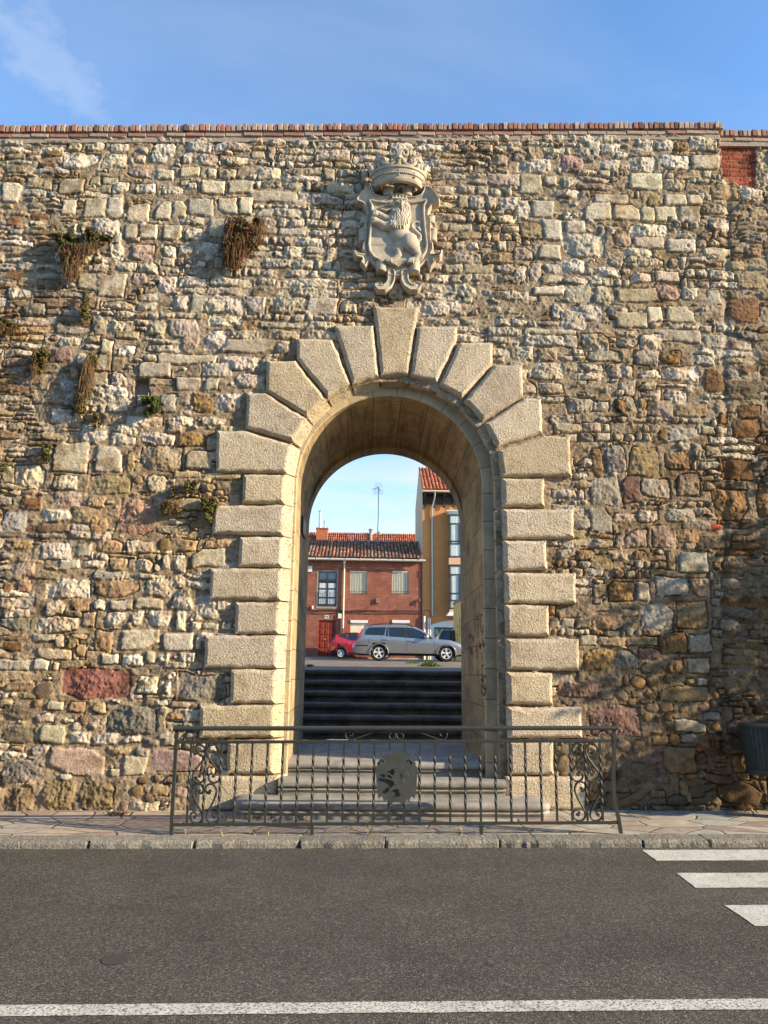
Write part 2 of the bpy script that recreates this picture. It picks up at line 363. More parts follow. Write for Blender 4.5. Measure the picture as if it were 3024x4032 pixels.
gp = [ground(*zr(*p), ROAD_Z) for p in [(218, 318), (232, 309), (258, 305), (280, 306), (278, 318), (255, 328), (232, 330), (220, 327)]]
marking('tar_patch', gp, mat('tar', (.060, .057, .052), rough=.6, var=.1), dz=.003)

# kerb stones: one strip of long blocks with broken corners
KY0, KY1 = -1.245, -1.02
M_kerb = mat('kerb_stone', (.5, .5, .5), attr=True, rough=.92, var=.22, vs=14, bump=1, bs=40, bd=.02, pits=.6, speck=.22)
mb = MB(); x = -12.0; edges_px = [184, 415, 645, 834, 1085, 1165, 1398, 1545]
jx = [ground(e/.54861, 3325, -.01).x for e in edges_px]; jx = [jx[0]-1.3*k for k in range(8, 0, -1)] + jx + [jx[-1]+1.1*k for k in range(1, 8)]
for a, b in zip(jx[:-1], jx[1:]):
    g = random.uniform(.002, .006); a += g; b -= g
    k = .235+random.uniform(-.035, .035); mb.col = (k, k*.89, k*.72)
    ns = 10; R = []
    for i in range(ns+1):
        xx = a+(b-a)*min(1, max(0, {0: 0, 1: .02, ns-1: .98, ns: 1}.get(i, (i-.5)/(ns-1)))); z = GX*xx; j = random.uniform(-.012, .012); e = .022 if i in (0, ns) else 0
        R.append([(xx, KY0+j-.004+e, z+ROAD_Z-.05), (xx, KY0+j+e, z-.024), (xx, KY0+.012+j+e, z-.006-e*.3), (xx, KY0+.03, z+.003), (xx, KY1, z+.004+j*.3), (xx, KY1, z-.12)])
    mb.rings(R)
mb.col = (.12, .10, .075); mb.add([(-14, KY0+.045, -14*GX-.2), (14, KY0+.045, 14*GX-.2), (14, KY0+.045, 14*GX-.012), (-14, KY0+.045, -14*GX-.012), (-14, KY1+.02, -14*GX-.012), (14, KY1+.02, 14*GX-.012)], [(0, 1, 2, 3), (3, 2, 5, 4)])
tag(mb.build('kerb', M_kerb), kind='structure')

def flagmat():
    m = bpy.data.materials.new('flagstones'); m.use_nodes = True; nt = m.node_tree; N = nt.nodes; L = nt.links; b = N['Principled BSDF']
    b.inputs['Roughness'].default_value = .8; b.inputs['Specular IOR Level'].default_value = .25
    tc = N.new('ShaderNodeTexCoord')
    nz = N.new('ShaderNodeTexNoise'); nz.inputs['Scale'].default_value = 3; nz.inputs['Detail'].default_value = 3; L.new(tc.outputs['Object'], nz.inputs['Vector'])
    av = N.new('ShaderNodeMixRGB'); av.blend_type = 'ADD'; av.inputs[0].default_value = .10; L.new(tc.outputs['Object'], av.inputs[1]); L.new(nz.outputs['Color'], av.inputs[2])
    mp = N.new('ShaderNodeMapping'); mp.inputs['Scale'].default_value = (2.3, 4.6, 0.0); L.new(av.outputs[0], mp.inputs[0])
    v = N.new('ShaderNodeTexVoronoi'); v.voronoi_dimensions = '2D'; v.inputs['Scale'].default_value = 1; v.inputs['Randomness'].default_value = .85; L.new(mp.outputs[0], v.inputs['Vector'])
    d = N.new('ShaderNodeTexVoronoi'); d.voronoi_dimensions = '2D'; d.feature = 'DISTANCE_TO_EDGE'; d.inputs['Scale'].default_value = 1; d.inputs['Randomness'].default_value = .85; L.new(mp.outputs[0], d.inputs['Vector'])
    sp = N.new('ShaderNodeSeparateColor'); L.new(v.outputs['Color'], sp.inputs[0])
    cr = N.new('ShaderNodeValToRGB'); el = cr.color_ramp.elements; cr.color_ramp.interpolation = 'CONSTANT'
    el[0].position = 0; el[0].color = (.42, .355, .27, 1); el[1].position = .85; el[1].color = (.37, .34, .29, 1)
    for p, c in ((.2, (.35, .28, .225)), (.38, (.43, .38, .31)), (.52, (.31, .235, .195)), (.66, (.40, .335, .275)), (.76, (.38, .36, .31))):
        q = el.new(p); q.color = (*c, 1)
    L.new(sp.outputs[0], cr.inputs[0])
    # redder, browner flags towards the left of the gate
    sx = N.new('ShaderNodeSeparateXYZ'); L.new(tc.outputs['Object'], sx.inputs[0])
    lf = N.new('ShaderNodeMapRange'); lf.inputs[1].default_value = .5; lf.inputs[2].default_value = -1.5; lf.inputs[3].default_value = 0; lf.inputs[4].default_value = .5; L.new(sx.outputs[0], lf.inputs[0])
    red = N.new('ShaderNodeMixRGB'); red.blend_type = 'MULTIPLY'; red.inputs[2].default_value = (.88, .72, .66, 1); L.new(lf.outputs[0], red.inputs[0]); L.new(cr.outputs[0], red.inputs[1])
    n1 = N.new('ShaderNodeTexNoise'); n1.inputs['Scale'].default_value = 9; n1.inputs['Detail'].default_value = 7; n1.inputs['Roughness'].default_value = .65; L.new(tc.outputs['Object'], n1.inputs['Vector'])
    mr = N.new('ShaderNodeMapRange'); mr.inputs[1].default_value = .3; mr.inputs[2].default_value = .7; mr.inputs[3].default_value = .75; mr.inputs[4].default_value = 1.22; L.new(n1.outputs[0], mr.inputs[0])
    hs = N.new('ShaderNodeHueSaturation'); L.new(mr.outputs[0], hs.inputs['Value']); L.new(red.outputs[0], hs.inputs['Color'])
    jr = N.new('ShaderNodeMapRange'); jr.inputs[1].default_value = .012; jr.inputs[2].default_value = .045; L.new(d.outputs['Distance'], jr.inputs[0])
    mx = N.new('ShaderNodeMixRGB'); mx.inputs[1].default_value = (.20, .165, .12, 1); L.new(jr.outputs[0], mx.inputs[0]); L.new(hs.outputs[0], mx.inputs[2])
    L.new(mx.outputs[0], b.inputs['Base Color'])
    ad = N.new('ShaderNodeMath'); ad.operation = 'MULTIPLY_ADD'; ad.inputs[1].default_value = .35; L.new(n1.outputs[0], ad.inputs[0]); L.new(jr.outputs[0], ad.inputs[2])
    bp = N.new('ShaderNodeBump'); bp.inputs['Strength'].default_value = .8; bp.inputs['Distance'].default_value = .012; L.new(ad.outputs[0], bp.inputs['Height']); L.new(bp.outputs[0], b.inputs['Normal'])
    return m
M_flag = flagmat()
def pz(X, Y): return .028*(Y-KY1)/(-KY1) + .004*fbm(X*2.2, Y*2.2, 3, 3)
pav = slope_sheet('pavement', -14, 14, KY1+.001, .35, .0, M_flag, 700, 36, pz); tag(pav, kind='structure')
PAV = lambda x, y: GX*x + .028*(y-KY1)/(-KY1)
# ------------------------------------------------------------------ city wall: rubble face as a real relief
GCX, GR, SPR = 0.29, 1.095, 3.66      # gate axis, radius of the opening, height of the springing
KC = {'A': (.57,.50,.385), 'E': (.44,.385,.28), 'L': (.60,.53,.44), 'M': (.47,.42,.345), 'W': (.64,.60,.53), 'T': (.40,.315,.20), 'U': (.27,.215,.135),
      'O': (.43,.295,.18), 'Q': (.33,.215,.11), 'P': (.47,.37,.31), 'p': (.45,.335,.285), 'r': (.42,.275,.235), 'd': (.27,.18,.155), 'R': (.34,.165,.14),
      'G': (.28,.26,.225), 'g': (.44,.405,.355), 'D': (.20,.185,.16), 'S': (.35,.33,.30), 'B': (.22,.125,.065), 'b': (.19,.155,.11), 'w': (.25,.19,.12),
      'N': (.26,.175,.145), 'C': (.27,.185,.10), 'K': (.42,.10,.06)}
ROUGH = {'A': .25, 'E': .35, 'L': 1.0, 'M': 1.0, 'W': .3, 'T': .6, 'U': .4, 'O': .7, 'Q': .9, 'P': .7, 'p': .45, 'r': .9, 'd': .9, 'R': 1.0, 'G': .8, 'g': .6, 'D': 1.1,
         'S': .4, 'B': .5, 'b': .6, 'w': 1.3, 'N': .6, 'C': .05, 'K': .3}
def parse(ox, oy, s, txt):
    f = Z(ox, oy, s); out = []
    for t in txt.split():
        k, r = t[0], t[1:].split(','); a, b, c, d = map(float, r)
        out.append((k, f(a, b), f(c, d)))
    return out
NOTE = []
NOTE += parse(0, 480, 1.659, '''A0,395,150,530 T160,365,350,437 A380,368,562,470 P825,283,1005,365 A1025,310,1140,375 A1175,300,1310,360 L440,140,535,190 L660,200,850,300 L400,205,655,310 L720,390,855,465
L885,400,1025,470 A1310,388,1480,475 A1490,385,1659,470 A395,505,505,605 A545,505,700,620 A703,500,815,632 A830,540,985,655 A1010,530,1120,640 E1122,520,1225,625 A1225,508,1395,610 A1420,495,1560,600 A1565,490,1659,600
L610,640,790,735 A815,672,905,765 A908,670,1035,765 A1055,672,1190,768 L1200,690,1335,775 A1360,635,1495,748 A630,1000,825,1140 P855,990,970,1060 P850,800,1020,905 L1050,800,1155,890 L715,795,820,900 L605,925,720,985
L750,915,895,980 L910,920,1045,985 L1315,785,1440,875 B50,618,145,680 B200,595,330,640 B165,195,270,225 B285,195,400,230 B240,265,370,305 G150,1175,310,1260 B40,965,160,1040 L1310,1165,1490,1240 L1360,1260,1590,1327
L1220,135,1390,200 L1395,135,1655,190 L560,140,690,190 L720,140,850,195 L875,215,960,265 L980,210,1090,270 L1180,205,1260,275 L1285,210,1430,290 L1470,230,1620,290 A1350,310,1420,370 L1420,305,1545,375 L1050,420,1200,465 L1220,400,1290,460''')
NOTE += parse(0, 1280, 1.659, '''A650,95,750,190 L770,130,890,200 P1180,50,1305,160 L1335,30,1495,165 T745,30,910,90 N325,145,485,245 A900,245,1120,345 g1300,245,1530,335 A1145,335,1315,425 A1330,345,1435,425 L665,380,840,470 A505,190,590,255
A635,190,715,262 O445,270,535,355 T240,370,328,430 g385,362,495,437 g410,450,490,525 Q1250,448,1405,580 L1420,455,1580,570 g1040,445,1155,575 L330,540,490,650 T660,575,795,660 L810,590,1060,665 L1070,600,1275,660 L1310,595,1475,660
L520,690,705,770 L720,705,890,780 L920,700,1150,790 Q1155,695,1360,800 E332,768,598,968 A620,790,805,960 T820,825,890,960 M905,797,1195,960 A1210,820,1395,945 A1135,955,1320,995 A1350,965,1580,1005 L945,975,1105,1105 T570,970,870,1110
r750,1130,1045,1370 P335,1085,545,1195 T460,1180,670,1300 O580,1260,715,1365 L255,1410,485,1525 A500,1430,605,1510 O640,1400,800,1490 L820,1400,910,1500 C1025,1388,1115,1478 O1165,1395,1295,1475 O1330,1400,1530,1460
A1245,1468,1475,1580 A385,1530,525,1590 L530,1535,680,1590 O700,1510,835,1600 L865,1515,1010,1610 L1045,1500,1115,1590 L1130,1500,1215,1610 P70,1550,235,1640 O90,1405,210,1465 C875,978,935,1032 L370,75,540,140 B130,1125,275,1200
L265,1205,465,1290 L335,985,510,1080 L70,900,310,1060 g0,1210,190,1350''')
NOTE += parse(0, 2280, 1.659, '''O615,0,910,115 L940,0,1160,115 L300,0,600,120 O445,128,590,215 L600,128,695,205 A715,135,875,200 A885,130,1065,195 L285,145,430,240 L230,240,510,365 P525,220,640,318 L690,210,825,305 L845,210,940,310 L960,200,1125,310
L1285,175,1440,260 L1145,200,1235,345 O605,330,755,478 A785,335,1050,470 A1062,352,1270,468 A355,378,425,450 T430,375,515,455 T480,420,565,515 A245,458,465,525 A1278,385,1320,470 W215,525,315,595 A650,490,780,555 L790,495,935,570
A945,475,1010,560 A335,540,385,600 R380,588,878,785 C228,675,355,780 L890,625,1035,760 L1068,675,1120,775 G1155,620,1480,790 A310,805,425,865 O440,800,560,880 T590,810,700,890 D680,815,1050,1020 O1080,868,1210,925 A250,955,430,1075
C515,893,570,958 C945,780,1012,832 C1225,818,1300,860 L440,990,600,1075 L600,1005,790,1085 L805,1025,920,1080 G915,1040,1030,1095 A1060,1035,1145,1090 p315,1100,708,1285 T705,1095,860,1150 A800,1160,960,1280 p975,1105,1325,1270
G880,1110,970,1165 A390,1275,465,1312 C900,1290,985,1340 C1005,1285,1055,1330 P1065,1290,1150,1340 C855,1350,950,1425 C785,1440,845,1520 P1120,1350,1240,1425 T985,1345,1100,1420 w250,1300,500,1530 w510,1310,770,1530 w0,1370,240,1530
B15,20,80,85 O105,0,210,85 O35,165,100,215 G0,255,215,335 B0,400,155,470 b0,810,240,920 b0,955,235,1075 G0,1140,60,1195 D0,1180,270,1330 L200,1085,320,1150 P230,880,365,940 L570,930,660,980 L1165,480,1280,550 L1020,490,1110,555 L1250,280,1320,350''')
NOTE += parse(2024, 480, 1.659, '''A30,345,188,465 W755,332,965,445 A120,515,257,630 L0,510,108,630 A465,530,635,635 A655,540,825,640 A925,555,1058,650 A1085,560,1215,662 T1045,325,1230,375 A990,478,1125,550 A1130,480,1225,550 A520,475,745,535 T875,475,985,545
M315,730,605,880 T25,650,190,765 A190,640,315,770 A345,645,470,725 P655,715,770,805 L735,665,1010,745 A1005,765,1185,850 A780,750,970,825 P0,815,120,900 A165,800,310,900 r300,210,455,330 L740,225,935,315 L950,220,1140,310 A1160,215,1340,310
A485,130,560,190 Q1040,120,1130,190 A930,975,1080,1045 r925,1060,1100,1165 L1110,1085,1210,1175 W870,1205,965,1310 A1000,1205,1175,1310 A670,1245,870,1345 M440,1375,620,1510 M300,1235,490,1360 P790,1490,955,1580 L830,1380,960,1480
Q965,1500,1090,1580 L700,825,905,880 L815,890,975,945 L750,985,905,1050 A130,1075,330,1130 Q1230,910,1360,945 T1395,915,1500,975 T1450,985,1659,1090 B1380,1145,1610,1310 N1390,1425,1465,1480 G1390,1360,1600,1420 L1480,415,1640,520
T1290,410,1470,515 L1260,620,1420,730 T1550,550,1659,640 A200,360,280,415 L0,200,70,260 L20,250,240,330 A990,330,1040,370 L545,240,700,330 L660,195,750,240 L565,150,690,200 L800,110,915,190 L930,110,1040,190 L1150,90,1330,190 A840,555,920,650
L300,900,480,1000 g200,935,290,990 P110,920,190,1040 L0,940,90,1050 P320,1390,420,1480 A1230,320,1290,365''')
NOTE += parse(2324, 1380, 2.0114, '''g350,0,550,120 L240,120,335,225 L380,145,560,220 L570,130,850,240 L600,315,775,410 L410,310,575,400 B900,130,1065,320 b1075,235,1385,350 G1065,145,1195,215 B1135,545,1365,690 B1020,490,1105,580 B1165,430,1340,545 P450,395,670,525
T690,415,920,520 g15,405,150,490 Q195,395,290,490 g620,625,865,720 C545,632,605,712 T300,750,540,985 Q585,800,805,960 G135,755,280,975 Q0,770,110,1020 g0,1005,250,1235 N250,985,400,1220 g400,1005,630,1170 S0,1250,170,1445 P185,1285,350,1370
L380,1265,545,1370 g590,1255,830,1370 P690,970,880,1170 B1040,860,1290,1020 Q975,1110,1270,1350 Q1320,1080,1408,1320 P265,1420,465,1570 P500,1400,675,1560 O705,1425,870,1530 T0,1620,180,1740 W705,1595,930,1750 T610,1595,665,1740
K940,1375,1035,1430 g510,1780,790,1960 P800,1785,955,1955 A375,1830,470,1990 Q130,1830,340,2005 O10,2060,250,2212 T245,2040,380,2105 g385,2005,665,2212 T680,1985,925,2212 B1050,1945,1390,2045 B1000,1585,1308,1625 N1200,1640,1380,1710
B1010,850,1040,960 T905,755,1040,845 b960,1050,1240,1100 b1030,1350,1180,1415 b1190,1345,1380,1410 P1045,1800,1200,1890''')
NOTE += parse(2124, 2480, 1.8433, '''A305,40,415,110 T430,40,500,105 T620,48,870,118 Q875,20,1070,180 g1085,28,1258,175 Q305,140,540,300 G550,150,712,295 N720,130,880,225 Q925,215,1050,318 g1075,205,1240,325 b745,230,895,320 b440,340,605,420 d115,385,430,505
U870,405,1230,525 W1145,345,1215,400 d360,540,730,780 A985,655,1215,740 U910,850,1135,1045 b560,960,860,1085 b430,1085,655,1180 d815,1050,935,1120 G1190,590,1325,655 g1020,755,1145,820 U815,770,940,835 N790,905,895,960
C610,340,660,420 C675,345,765,430 C770,340,870,420 C895,330,965,395 C450,430,520,510 C540,435,645,515 C665,445,740,495 C770,445,835,497 C775,540,870,605 C875,535,970,600 C760,610,820,675 C850,620,880,680 C905,612,965,655
C1155,535,1245,585 C940,755,1020,840 C1195,750,1260,800 C1250,670,1315,730 C1140,820,1250,880 C1145,895,1220,980 C1275,800,1315,875 C565,805,650,880 C680,805,765,860 C775,795,815,845 C505,880,580,945 C600,915,685,960
C720,1065,800,1105 C740,1125,830,1160 C130,915,215,1040 U780,1170,900,1225 b905,1200,1070,1280 b1075,1130,1200,1210 b1205,1045,1400,1120 b1310,805,1480,900 Q1405,905,1500,1040 N1370,640,1540,760 b1130,1120,1280,1180 b260,890,480,1040''')

ST = 0.0095
XA, XB, ZA, ZB = -7.4, 7.9, -0.12, 8.9
xs = np.arange(XA, XB, ST).astype(np.float32); zs = np.arange(ZA, ZB, ST).astype(np.float32)
GXX, GZZ = np.meshgrid(xs, zs, indexing='ij')
nX, nZ = GXX.shape
# photo pixel of every wall point (for the regions of different masonry)
dX = GXX-CAM.x; dY = -CAM.y; dZ = GZZ-CAM.z
den = dX*Fv.x+dY*Fv.y+dZ*Fv.z
PU = 1512+FPX*(dX*Rv.x+dY*Rv.y+dZ*Rv.z)/den; PV = 2016-FPX*(dX*Uv.x+dY*Uv.y+dZ*Uv.z)/den
del dX, dZ, den
n_lo = fbm(GXX*1.6, GZZ*1.6, 4, 0); n_a = fbm(GXX*7, GZZ*9, 5, 2, .6); n_b = fbm(GXX*7+50, GZZ*9, 5, 5, .6); n_f = fbm(GXX*26, GZZ*30, 3, 8, .6)
frc = 1-np.abs(fbm(GXX*20+3, GZZ*15+8, 3, 7, .6))*2.2            # sharp fracture ridges
rid = 1-np.abs(fbm(GXX*9+9, GZZ*11, 4, 10, .55))*2.4
rid2 = 1-np.abs(fbm(GXX*4+3, GZZ*14+7, 4, 12, .6))*2.6          # layered, slaty
XW = GXX+.014*vnoise(GXX*5, GZZ*5, 1)+.007*vnoise(GXX*19, GZZ*19, 3)+.004*n_f; ZW = GZZ+.014*vnoise(GXX*5+40, GZZ*5, 2)+.006*vnoise(GXX*19, GZZ*19+30, 4)+.003*n_b
H = (-.003+.007*n_lo+.013*n_a+.008*n_f).astype(np.float32)              # mortar bed
mc = np.stack([.335+0*n_lo, .268+0*n_lo, .19+0*n_lo], -1).astype(np.float32)
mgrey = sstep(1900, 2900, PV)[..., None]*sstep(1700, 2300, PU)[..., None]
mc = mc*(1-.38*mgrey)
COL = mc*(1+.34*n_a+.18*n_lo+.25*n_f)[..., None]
STONE = np.zeros((nX, nZ), np.int32)

def put(kind, x0, x1, z0, z1, sid, jit=.14, col=None, off=None):
    wd, ht = x1-x0, z1-z0
    if wd < .02 or ht < .015: return
    m = .05
    i0 = max(0, int((x0-m-XA)/ST)); i1 = min(nX, int((x1+m-XA)/ST)+2); j0 = max(0, int((z0-m-ZA)/ST)); j1 = min(nZ, int((z1+m-ZA)/ST)+2)
    if i1-i0 < 2 or j1-j0 < 2: return
    sl = (slice(i0, i1), slice(j0, j1)); X = XW[sl]; Zz = ZW[sl]; r = ROUGH[kind]
    cx, cz = (x0+x1)/2, (z0+z1)/2
    if kind == 'C':
        a = random.uniform(-.6, .6); ca, sa = math.cos(a), math.sin(a); pw = random.uniform(2.0, 3.2)
        ux = ((X-cx)*ca+(Zz-cz)*sa)/(wd/2); uz = (-(X-cx)*sa+(Zz-cz)*ca)/(ht/2)
        q = 1-(np.abs(ux)**pw+np.abs(uz)**pw)+.2*n_a[sl]
        p = sstep(0, .12, q); h = -.004+.017*np.sqrt(np.clip(q, 0, 1)); rough = .0
        c = np.array(random.choice([(.27,.185,.10), (.22,.16,.105), (.32,.20,.09), (.25,.19,.14), (.20,.14,.09)]), np.float32)
    else:
        c = np.array(col if col is not None else KC[kind], np.float32)
        j = jit*min(wd, ht); ru = random.uniform
        q = [(x0+ru(-.3, 1)*j, z0+ru(-.3, .8)*j), (x1-ru(-.3, 1)*j, z0+ru(-.3, .8)*j), (x1-ru(-.3, 1)*j, z1-ru(-.3, .8)*j), (x0+ru(-.3, 1)*j, z1-ru(-.3, .8)*j)]
        for rep in range(2 if r > .4 else 1):
            if random.random() < (.55 if r > .3 else .3):      # knock a corner off
                k = random.randrange(len(q)); a, b, e = q[k-1], q[k], q[(k+1) % len(q)]; t = ru(.12, .42)
                q = q[:k]+[(b[0]+(a[0]-b[0])*t, b[1]+(a[1]-b[1])*t), (b[0]+(e[0]-b[0])*t, b[1]+(e[1]-b[1])*t)]+q[k+1:]
        d = None; kk = min(.010, .05*min(wd, ht))
        for a, b in zip(q, q[1:]+q[:1]):
            ex, ez = b[0]-a[0], b[1]-a[1]; l = math.hypot(ex, ez)+1e-9
            e = (ex*(Zz-a[1])-ez*(X-a[0]))/l         # positive inside (ccw)
            if d is None: d = e
            else:
                hh = np.clip(.5+.5*(d-e)/kk, 0, 1); d = d*(1-hh)+e*hh-kk*hh*(1-hh)
        d = d+.013*r*n_a[sl]+.008*r*n_f[sl]
        ew = .008+.007*r
        p = sstep(-.004, ew, d)
        o = (ru(.002, .012)+(.004 if r > .7 else 0)) if off is None else off-.006
        if r > .45:                                   # broken faces: a few flat facets meeting at sharp ridges
            h = np.full(X.shape, o+.008, np.float32); sz = min(wd, ht)
            for k in range(int(4+4*r)):
                an = ru(0, 6.283); g = ru(.03, .27)*min(1.2, r+.2); ds = ru(.05, .42)
                gx, gz = math.cos(an)*g, math.sin(an)*g
                h = np.minimum(h, o+.008-gx*(X-cx-math.cos(an)*ds*wd*.6)-gz*(Zz-cz-math.sin(an)*ds*ht*.6))
            h = np.maximum(h, o-.03)
            big = rid[sl] if kind not in 'BbNTU' else rid2[sl]
            h = h+r*(.010*(big-.35)+.007*n_b[sl]+.009*(frc[sl]-.5))+.003*n_f[sl]
        else:
            h = o+(X-cx)*ru(-.03, .03)+(Zz-cz)*ru(-.04, .04)+.0035*n_b[sl]+.0035*n_f[sl]+.004*sstep(0, .04, d)
    Hs = H[sl]; new = Hs*(1-p)+np.maximum(h, Hs-.012)*p
    H[sl] = new-.036*sstep(-.2, .3, n_b[sl]+n_lo[sl])*np.exp(-((d if kind != 'C' else (q*.05))/.006)**2)*(Hs < .012)
    c = c*random.uniform(.80, 1.12)*np.array([1, random.uniform(.97, 1.03), random.uniform(.92, 1.06)])
    warm = (sstep(.1, .55, n_lo[sl]*.6+n_a[sl]*.8)*.55)[..., None]*(np.array([1.02, .80, .52], np.float32)-1)
    cc = c*(1+.26*n_b[sl]+.20*n_f[sl])[..., None]*(1+warm*(.9 if kind in 'LMATEOPg' else .2))
    pc = sstep(.2, .65, p+.45*n_b[sl]*(1 if r > .45 else .4))[..., None]
    COL[sl] = COL[sl]*(1-pc)+cc*pc
    STONE[sl] = np.where(p > .4, sid, STONE[sl])
np.random.seed(5)
BOX = []
for k, a, b in NOTE:
    p, q = at(a[0], b[1], 0), at(b[0], a[1], 0)
    BOX.append((k, min(p.x, q.x), max(p.x, q.x), min(p.z, q.z), max(p.z, q.z)))
OCC = np.zeros((nX, nZ), bool)
def cells(x0, x1, z0, z1):
    return (slice(max(0, int((x0-XA)/ST)), max(0, int((x1-XA)/ST))), slice(max(0, int((z0-ZA)/ST)), max(0, int((z1-ZA)/ST))))
for b in BOX: OCC[cells(*b[1:])] = True
# the gate blocks and the brick panel keep their places free
def portal_mask():
    hw = np.where(GZZ < SPR, 1.55, 0); m = (np.abs(GXX-GCX) < hw)
    return m | (((GXX-GCX)**2+(GZZ-SPR)**2) < 1.95**2)
POR = portal_mask(); OCC |= POR
def region(u, v):
    if u > 2830 and v > 700: return 'right'
    if u < 185 or (u < 430 and v < 900 and u < 200+(v-480)*.4) or (u < 260 and v > 1250): return 'left'
    if u > 2150 and v > 2650: return 'low'
    if u > 2150 and v > 2050: return 'mid'
    return 'main'
def pix(x, z):
    i = min(nX-1, max(0, int((x-XA)/ST))); j = min(nZ-1, max(0, int((z-ZA)/ST))); return PU[i, j], PV[i, j]
PAL = {'main': 'LLLLMMMLLMAAEggTPPLLMQL', 'left': 'BBbTTGLLgQOgbTLN', 'right': 'BbBbTUGQBbNU', 'mid': 'LgTTPQMgMAEb', 'low': 'CbUNbCQTGCC'}
sid = 0
z = ZA
while z < ZB:
    hrow = random.choice([.06, .09, .12, .14, .17, .20, .24])
    x = XA
    while x < XB:
        u, v = pix(x, z); rg = region(u, v)
        hh = hrow if rg == 'main' else hrow*.8 if rg != 'right' else hrow*.6
        wd = hh*random.choice([.7, 1.0, 1.3, 1.7, 2.3, 2.8])*random.uniform(.85, 1.15) if rg not in ('left', 'right') else hh*random.uniform(1.4, 3.8)
        gap = random.uniform(.001, .010)
        parts = [(x+gap, x+wd-gap, z+gap*.7, z+hrow-gap*.7)]
        if hrow > .14 and random.random() < .4 or (rg in ('left', 'right') and hrow > .1 and random.random() < .9):
            s_ = random.uniform(.35, .65); zmid = z+hrow*s_
            parts = [(x+gap, x+wd-gap, z+gap*.7, zmid-.004), (x+gap, x+wd-gap, zmid+.004, z+hrow-gap*.7)]
        for q in parts:
            q = (q[0], q[1], q[2]+random.uniform(-.012, .012), q[3]+random.uniform(-.012, .012))
            oc = OCC[cells(*q)]
            if oc.size and oc.mean() < .38:
                if rg == 'low' and random.random() < .5: continue
                if random.random() < .08: continue
                sid += 1; k = random.choice(PAL[rg]); put(k, *q, sid, jit=.18, col=([.62*c_+.38*m_ for c_, m_ in zip(KC[k], (.44, .385, .30))] if rg == 'main' else [.7*c_+.3*m_ for c_, m_ in zip(KC[k], (.26, .20, .135) if rg != 'left' else (.42, .35, .25))]))
        x += wd
    z += hrow
OCC2 = STONE > 0
for b in BOX: OCC2[cells(*b[1:])] = True
OCC2 |= POR
for t in range(7000):                                   # small pinning stones pushed into the wide joints
    x = random.uniform(XA, XB); zc = random.uniform(ZA, ZB); sx = random.uniform(.018, .065); sz = sx*random.uniform(.3, .8)
    q = (x-sx, x+sx, zc-sz, zc+sz); oc = OCC2[cells(*q)]
    if oc.size and oc.mean() < .30:
        u, v = pix(x, zc); rg = region(u, v)
        if rg == 'low' and random.random() < .45: continue
        sid += 1; k = random.choice(PAL[rg]+('C' if v > 2200 else '')); put(k, *q, sid, jit=.2, col=[.6*c_+.4*m_ for c_, m_ in zip(KC[k], (.42, .36, .28) if rg == 'main' else (.29, .23, .16))]); OCC2[cells(*q)] = True
for b in BOX:
    sid += 1
    kk = b[0]; put(kk, *b[1:], sid, jit=.07 if kk in 'AEWSU' else .14, off=(.020 if kk in 'AEW' else None))
# putlog hole and drilled sockets
for (u0, v0, u1, v1) in ((528, 1490, 592, 1552), (2628, 855, 2645, 872), (2696, 866, 2710, 880), (2705, 962, 2714, 972)):
    p, q = at(u0, v1, 0), at(u1, v0, 0); s_ = cells(p.x, q.x, p.z, q.z); H[s_] = -.16 if u1-u0 > 30 else -.06
# vertical seam between the two building phases on the right, ragged
seam = 2868+14*n_lo-((PV-700)*.012)
sm = np.exp(-((PU-seam)/13)**2)*(PV > 650)
H -= (.018*sm).astype(np.float32)
# upper right: face set back, brick infill above the ragged ledge
edge = 2832+10*n_a+.10*np.clip(PV-520, 0, 300)
ledge = 706+(PU-2850)*.33+14*n_a
rec = (PU > edge) & (PV < ledge)
bx = (GXX+.06*(np.floor(GZZ/.062) % 2)*2)/.25; bz = GZZ/.062
fx = np.abs(bx-np.floor(bx)-.5); fz = np.abs(bz-np.floor(bz)-.5)
joint = sstep(.40, .47, np.maximum(fz*1.0, (fx-.5)*4+.5))
bid = (np.floor(bx)*7.31+np.floor(bz)*3.77); brn = np.modf(np.abs(np.sin(bid)*43758.5))[0]
bcol = np.array([.31, .085, .05])*(.6+.7*brn)[..., None]
bcol = bcol*(1-joint[..., None])+np.array([.30, .22, .16])*joint[..., None]
isb = rec & (PU < 3004+8*n_a)
H = np.where(rec, -.20+.012*n_a-.012*joint*isb, H).astype(np.float32)
H = np.where(rec & ~isb, H+.03*rid, H)
COL = np.where(isb[..., None], bcol, COL)
COL = np.where((rec & ~isb)[..., None], (np.array([.36, .30, .21])*(1+.3*n_b)[..., None]), COL)
# (footing)
# bottom: dirt and splash zone, slight footing
base = sstep(.5, .0, GZZ)
H += (.03*base*(1+n_lo)).astype(np.float32)
COL = COL*(1-.22*base[..., None]*sstep(-.2, .3, n_lo)[..., None])
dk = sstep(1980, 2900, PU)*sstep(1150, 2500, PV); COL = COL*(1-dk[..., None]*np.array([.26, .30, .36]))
# brown crusts and dark lichen, ragged patches of their own across stones and mortar
cr1 = fbm(GXX*5+20, GZZ*6+3, 5, 9, .62)+.25*n_lo; crust = sstep(.10, .42, cr1)
COL = COL*(1-crust[..., None]*np.array([.36, .40, .46]))
cr2 = sstep(.30, .5, fbm(GXX*13+7, GZZ*13+31, 4, 13, .65)); COL = COL*(1-.34*cr2[..., None])
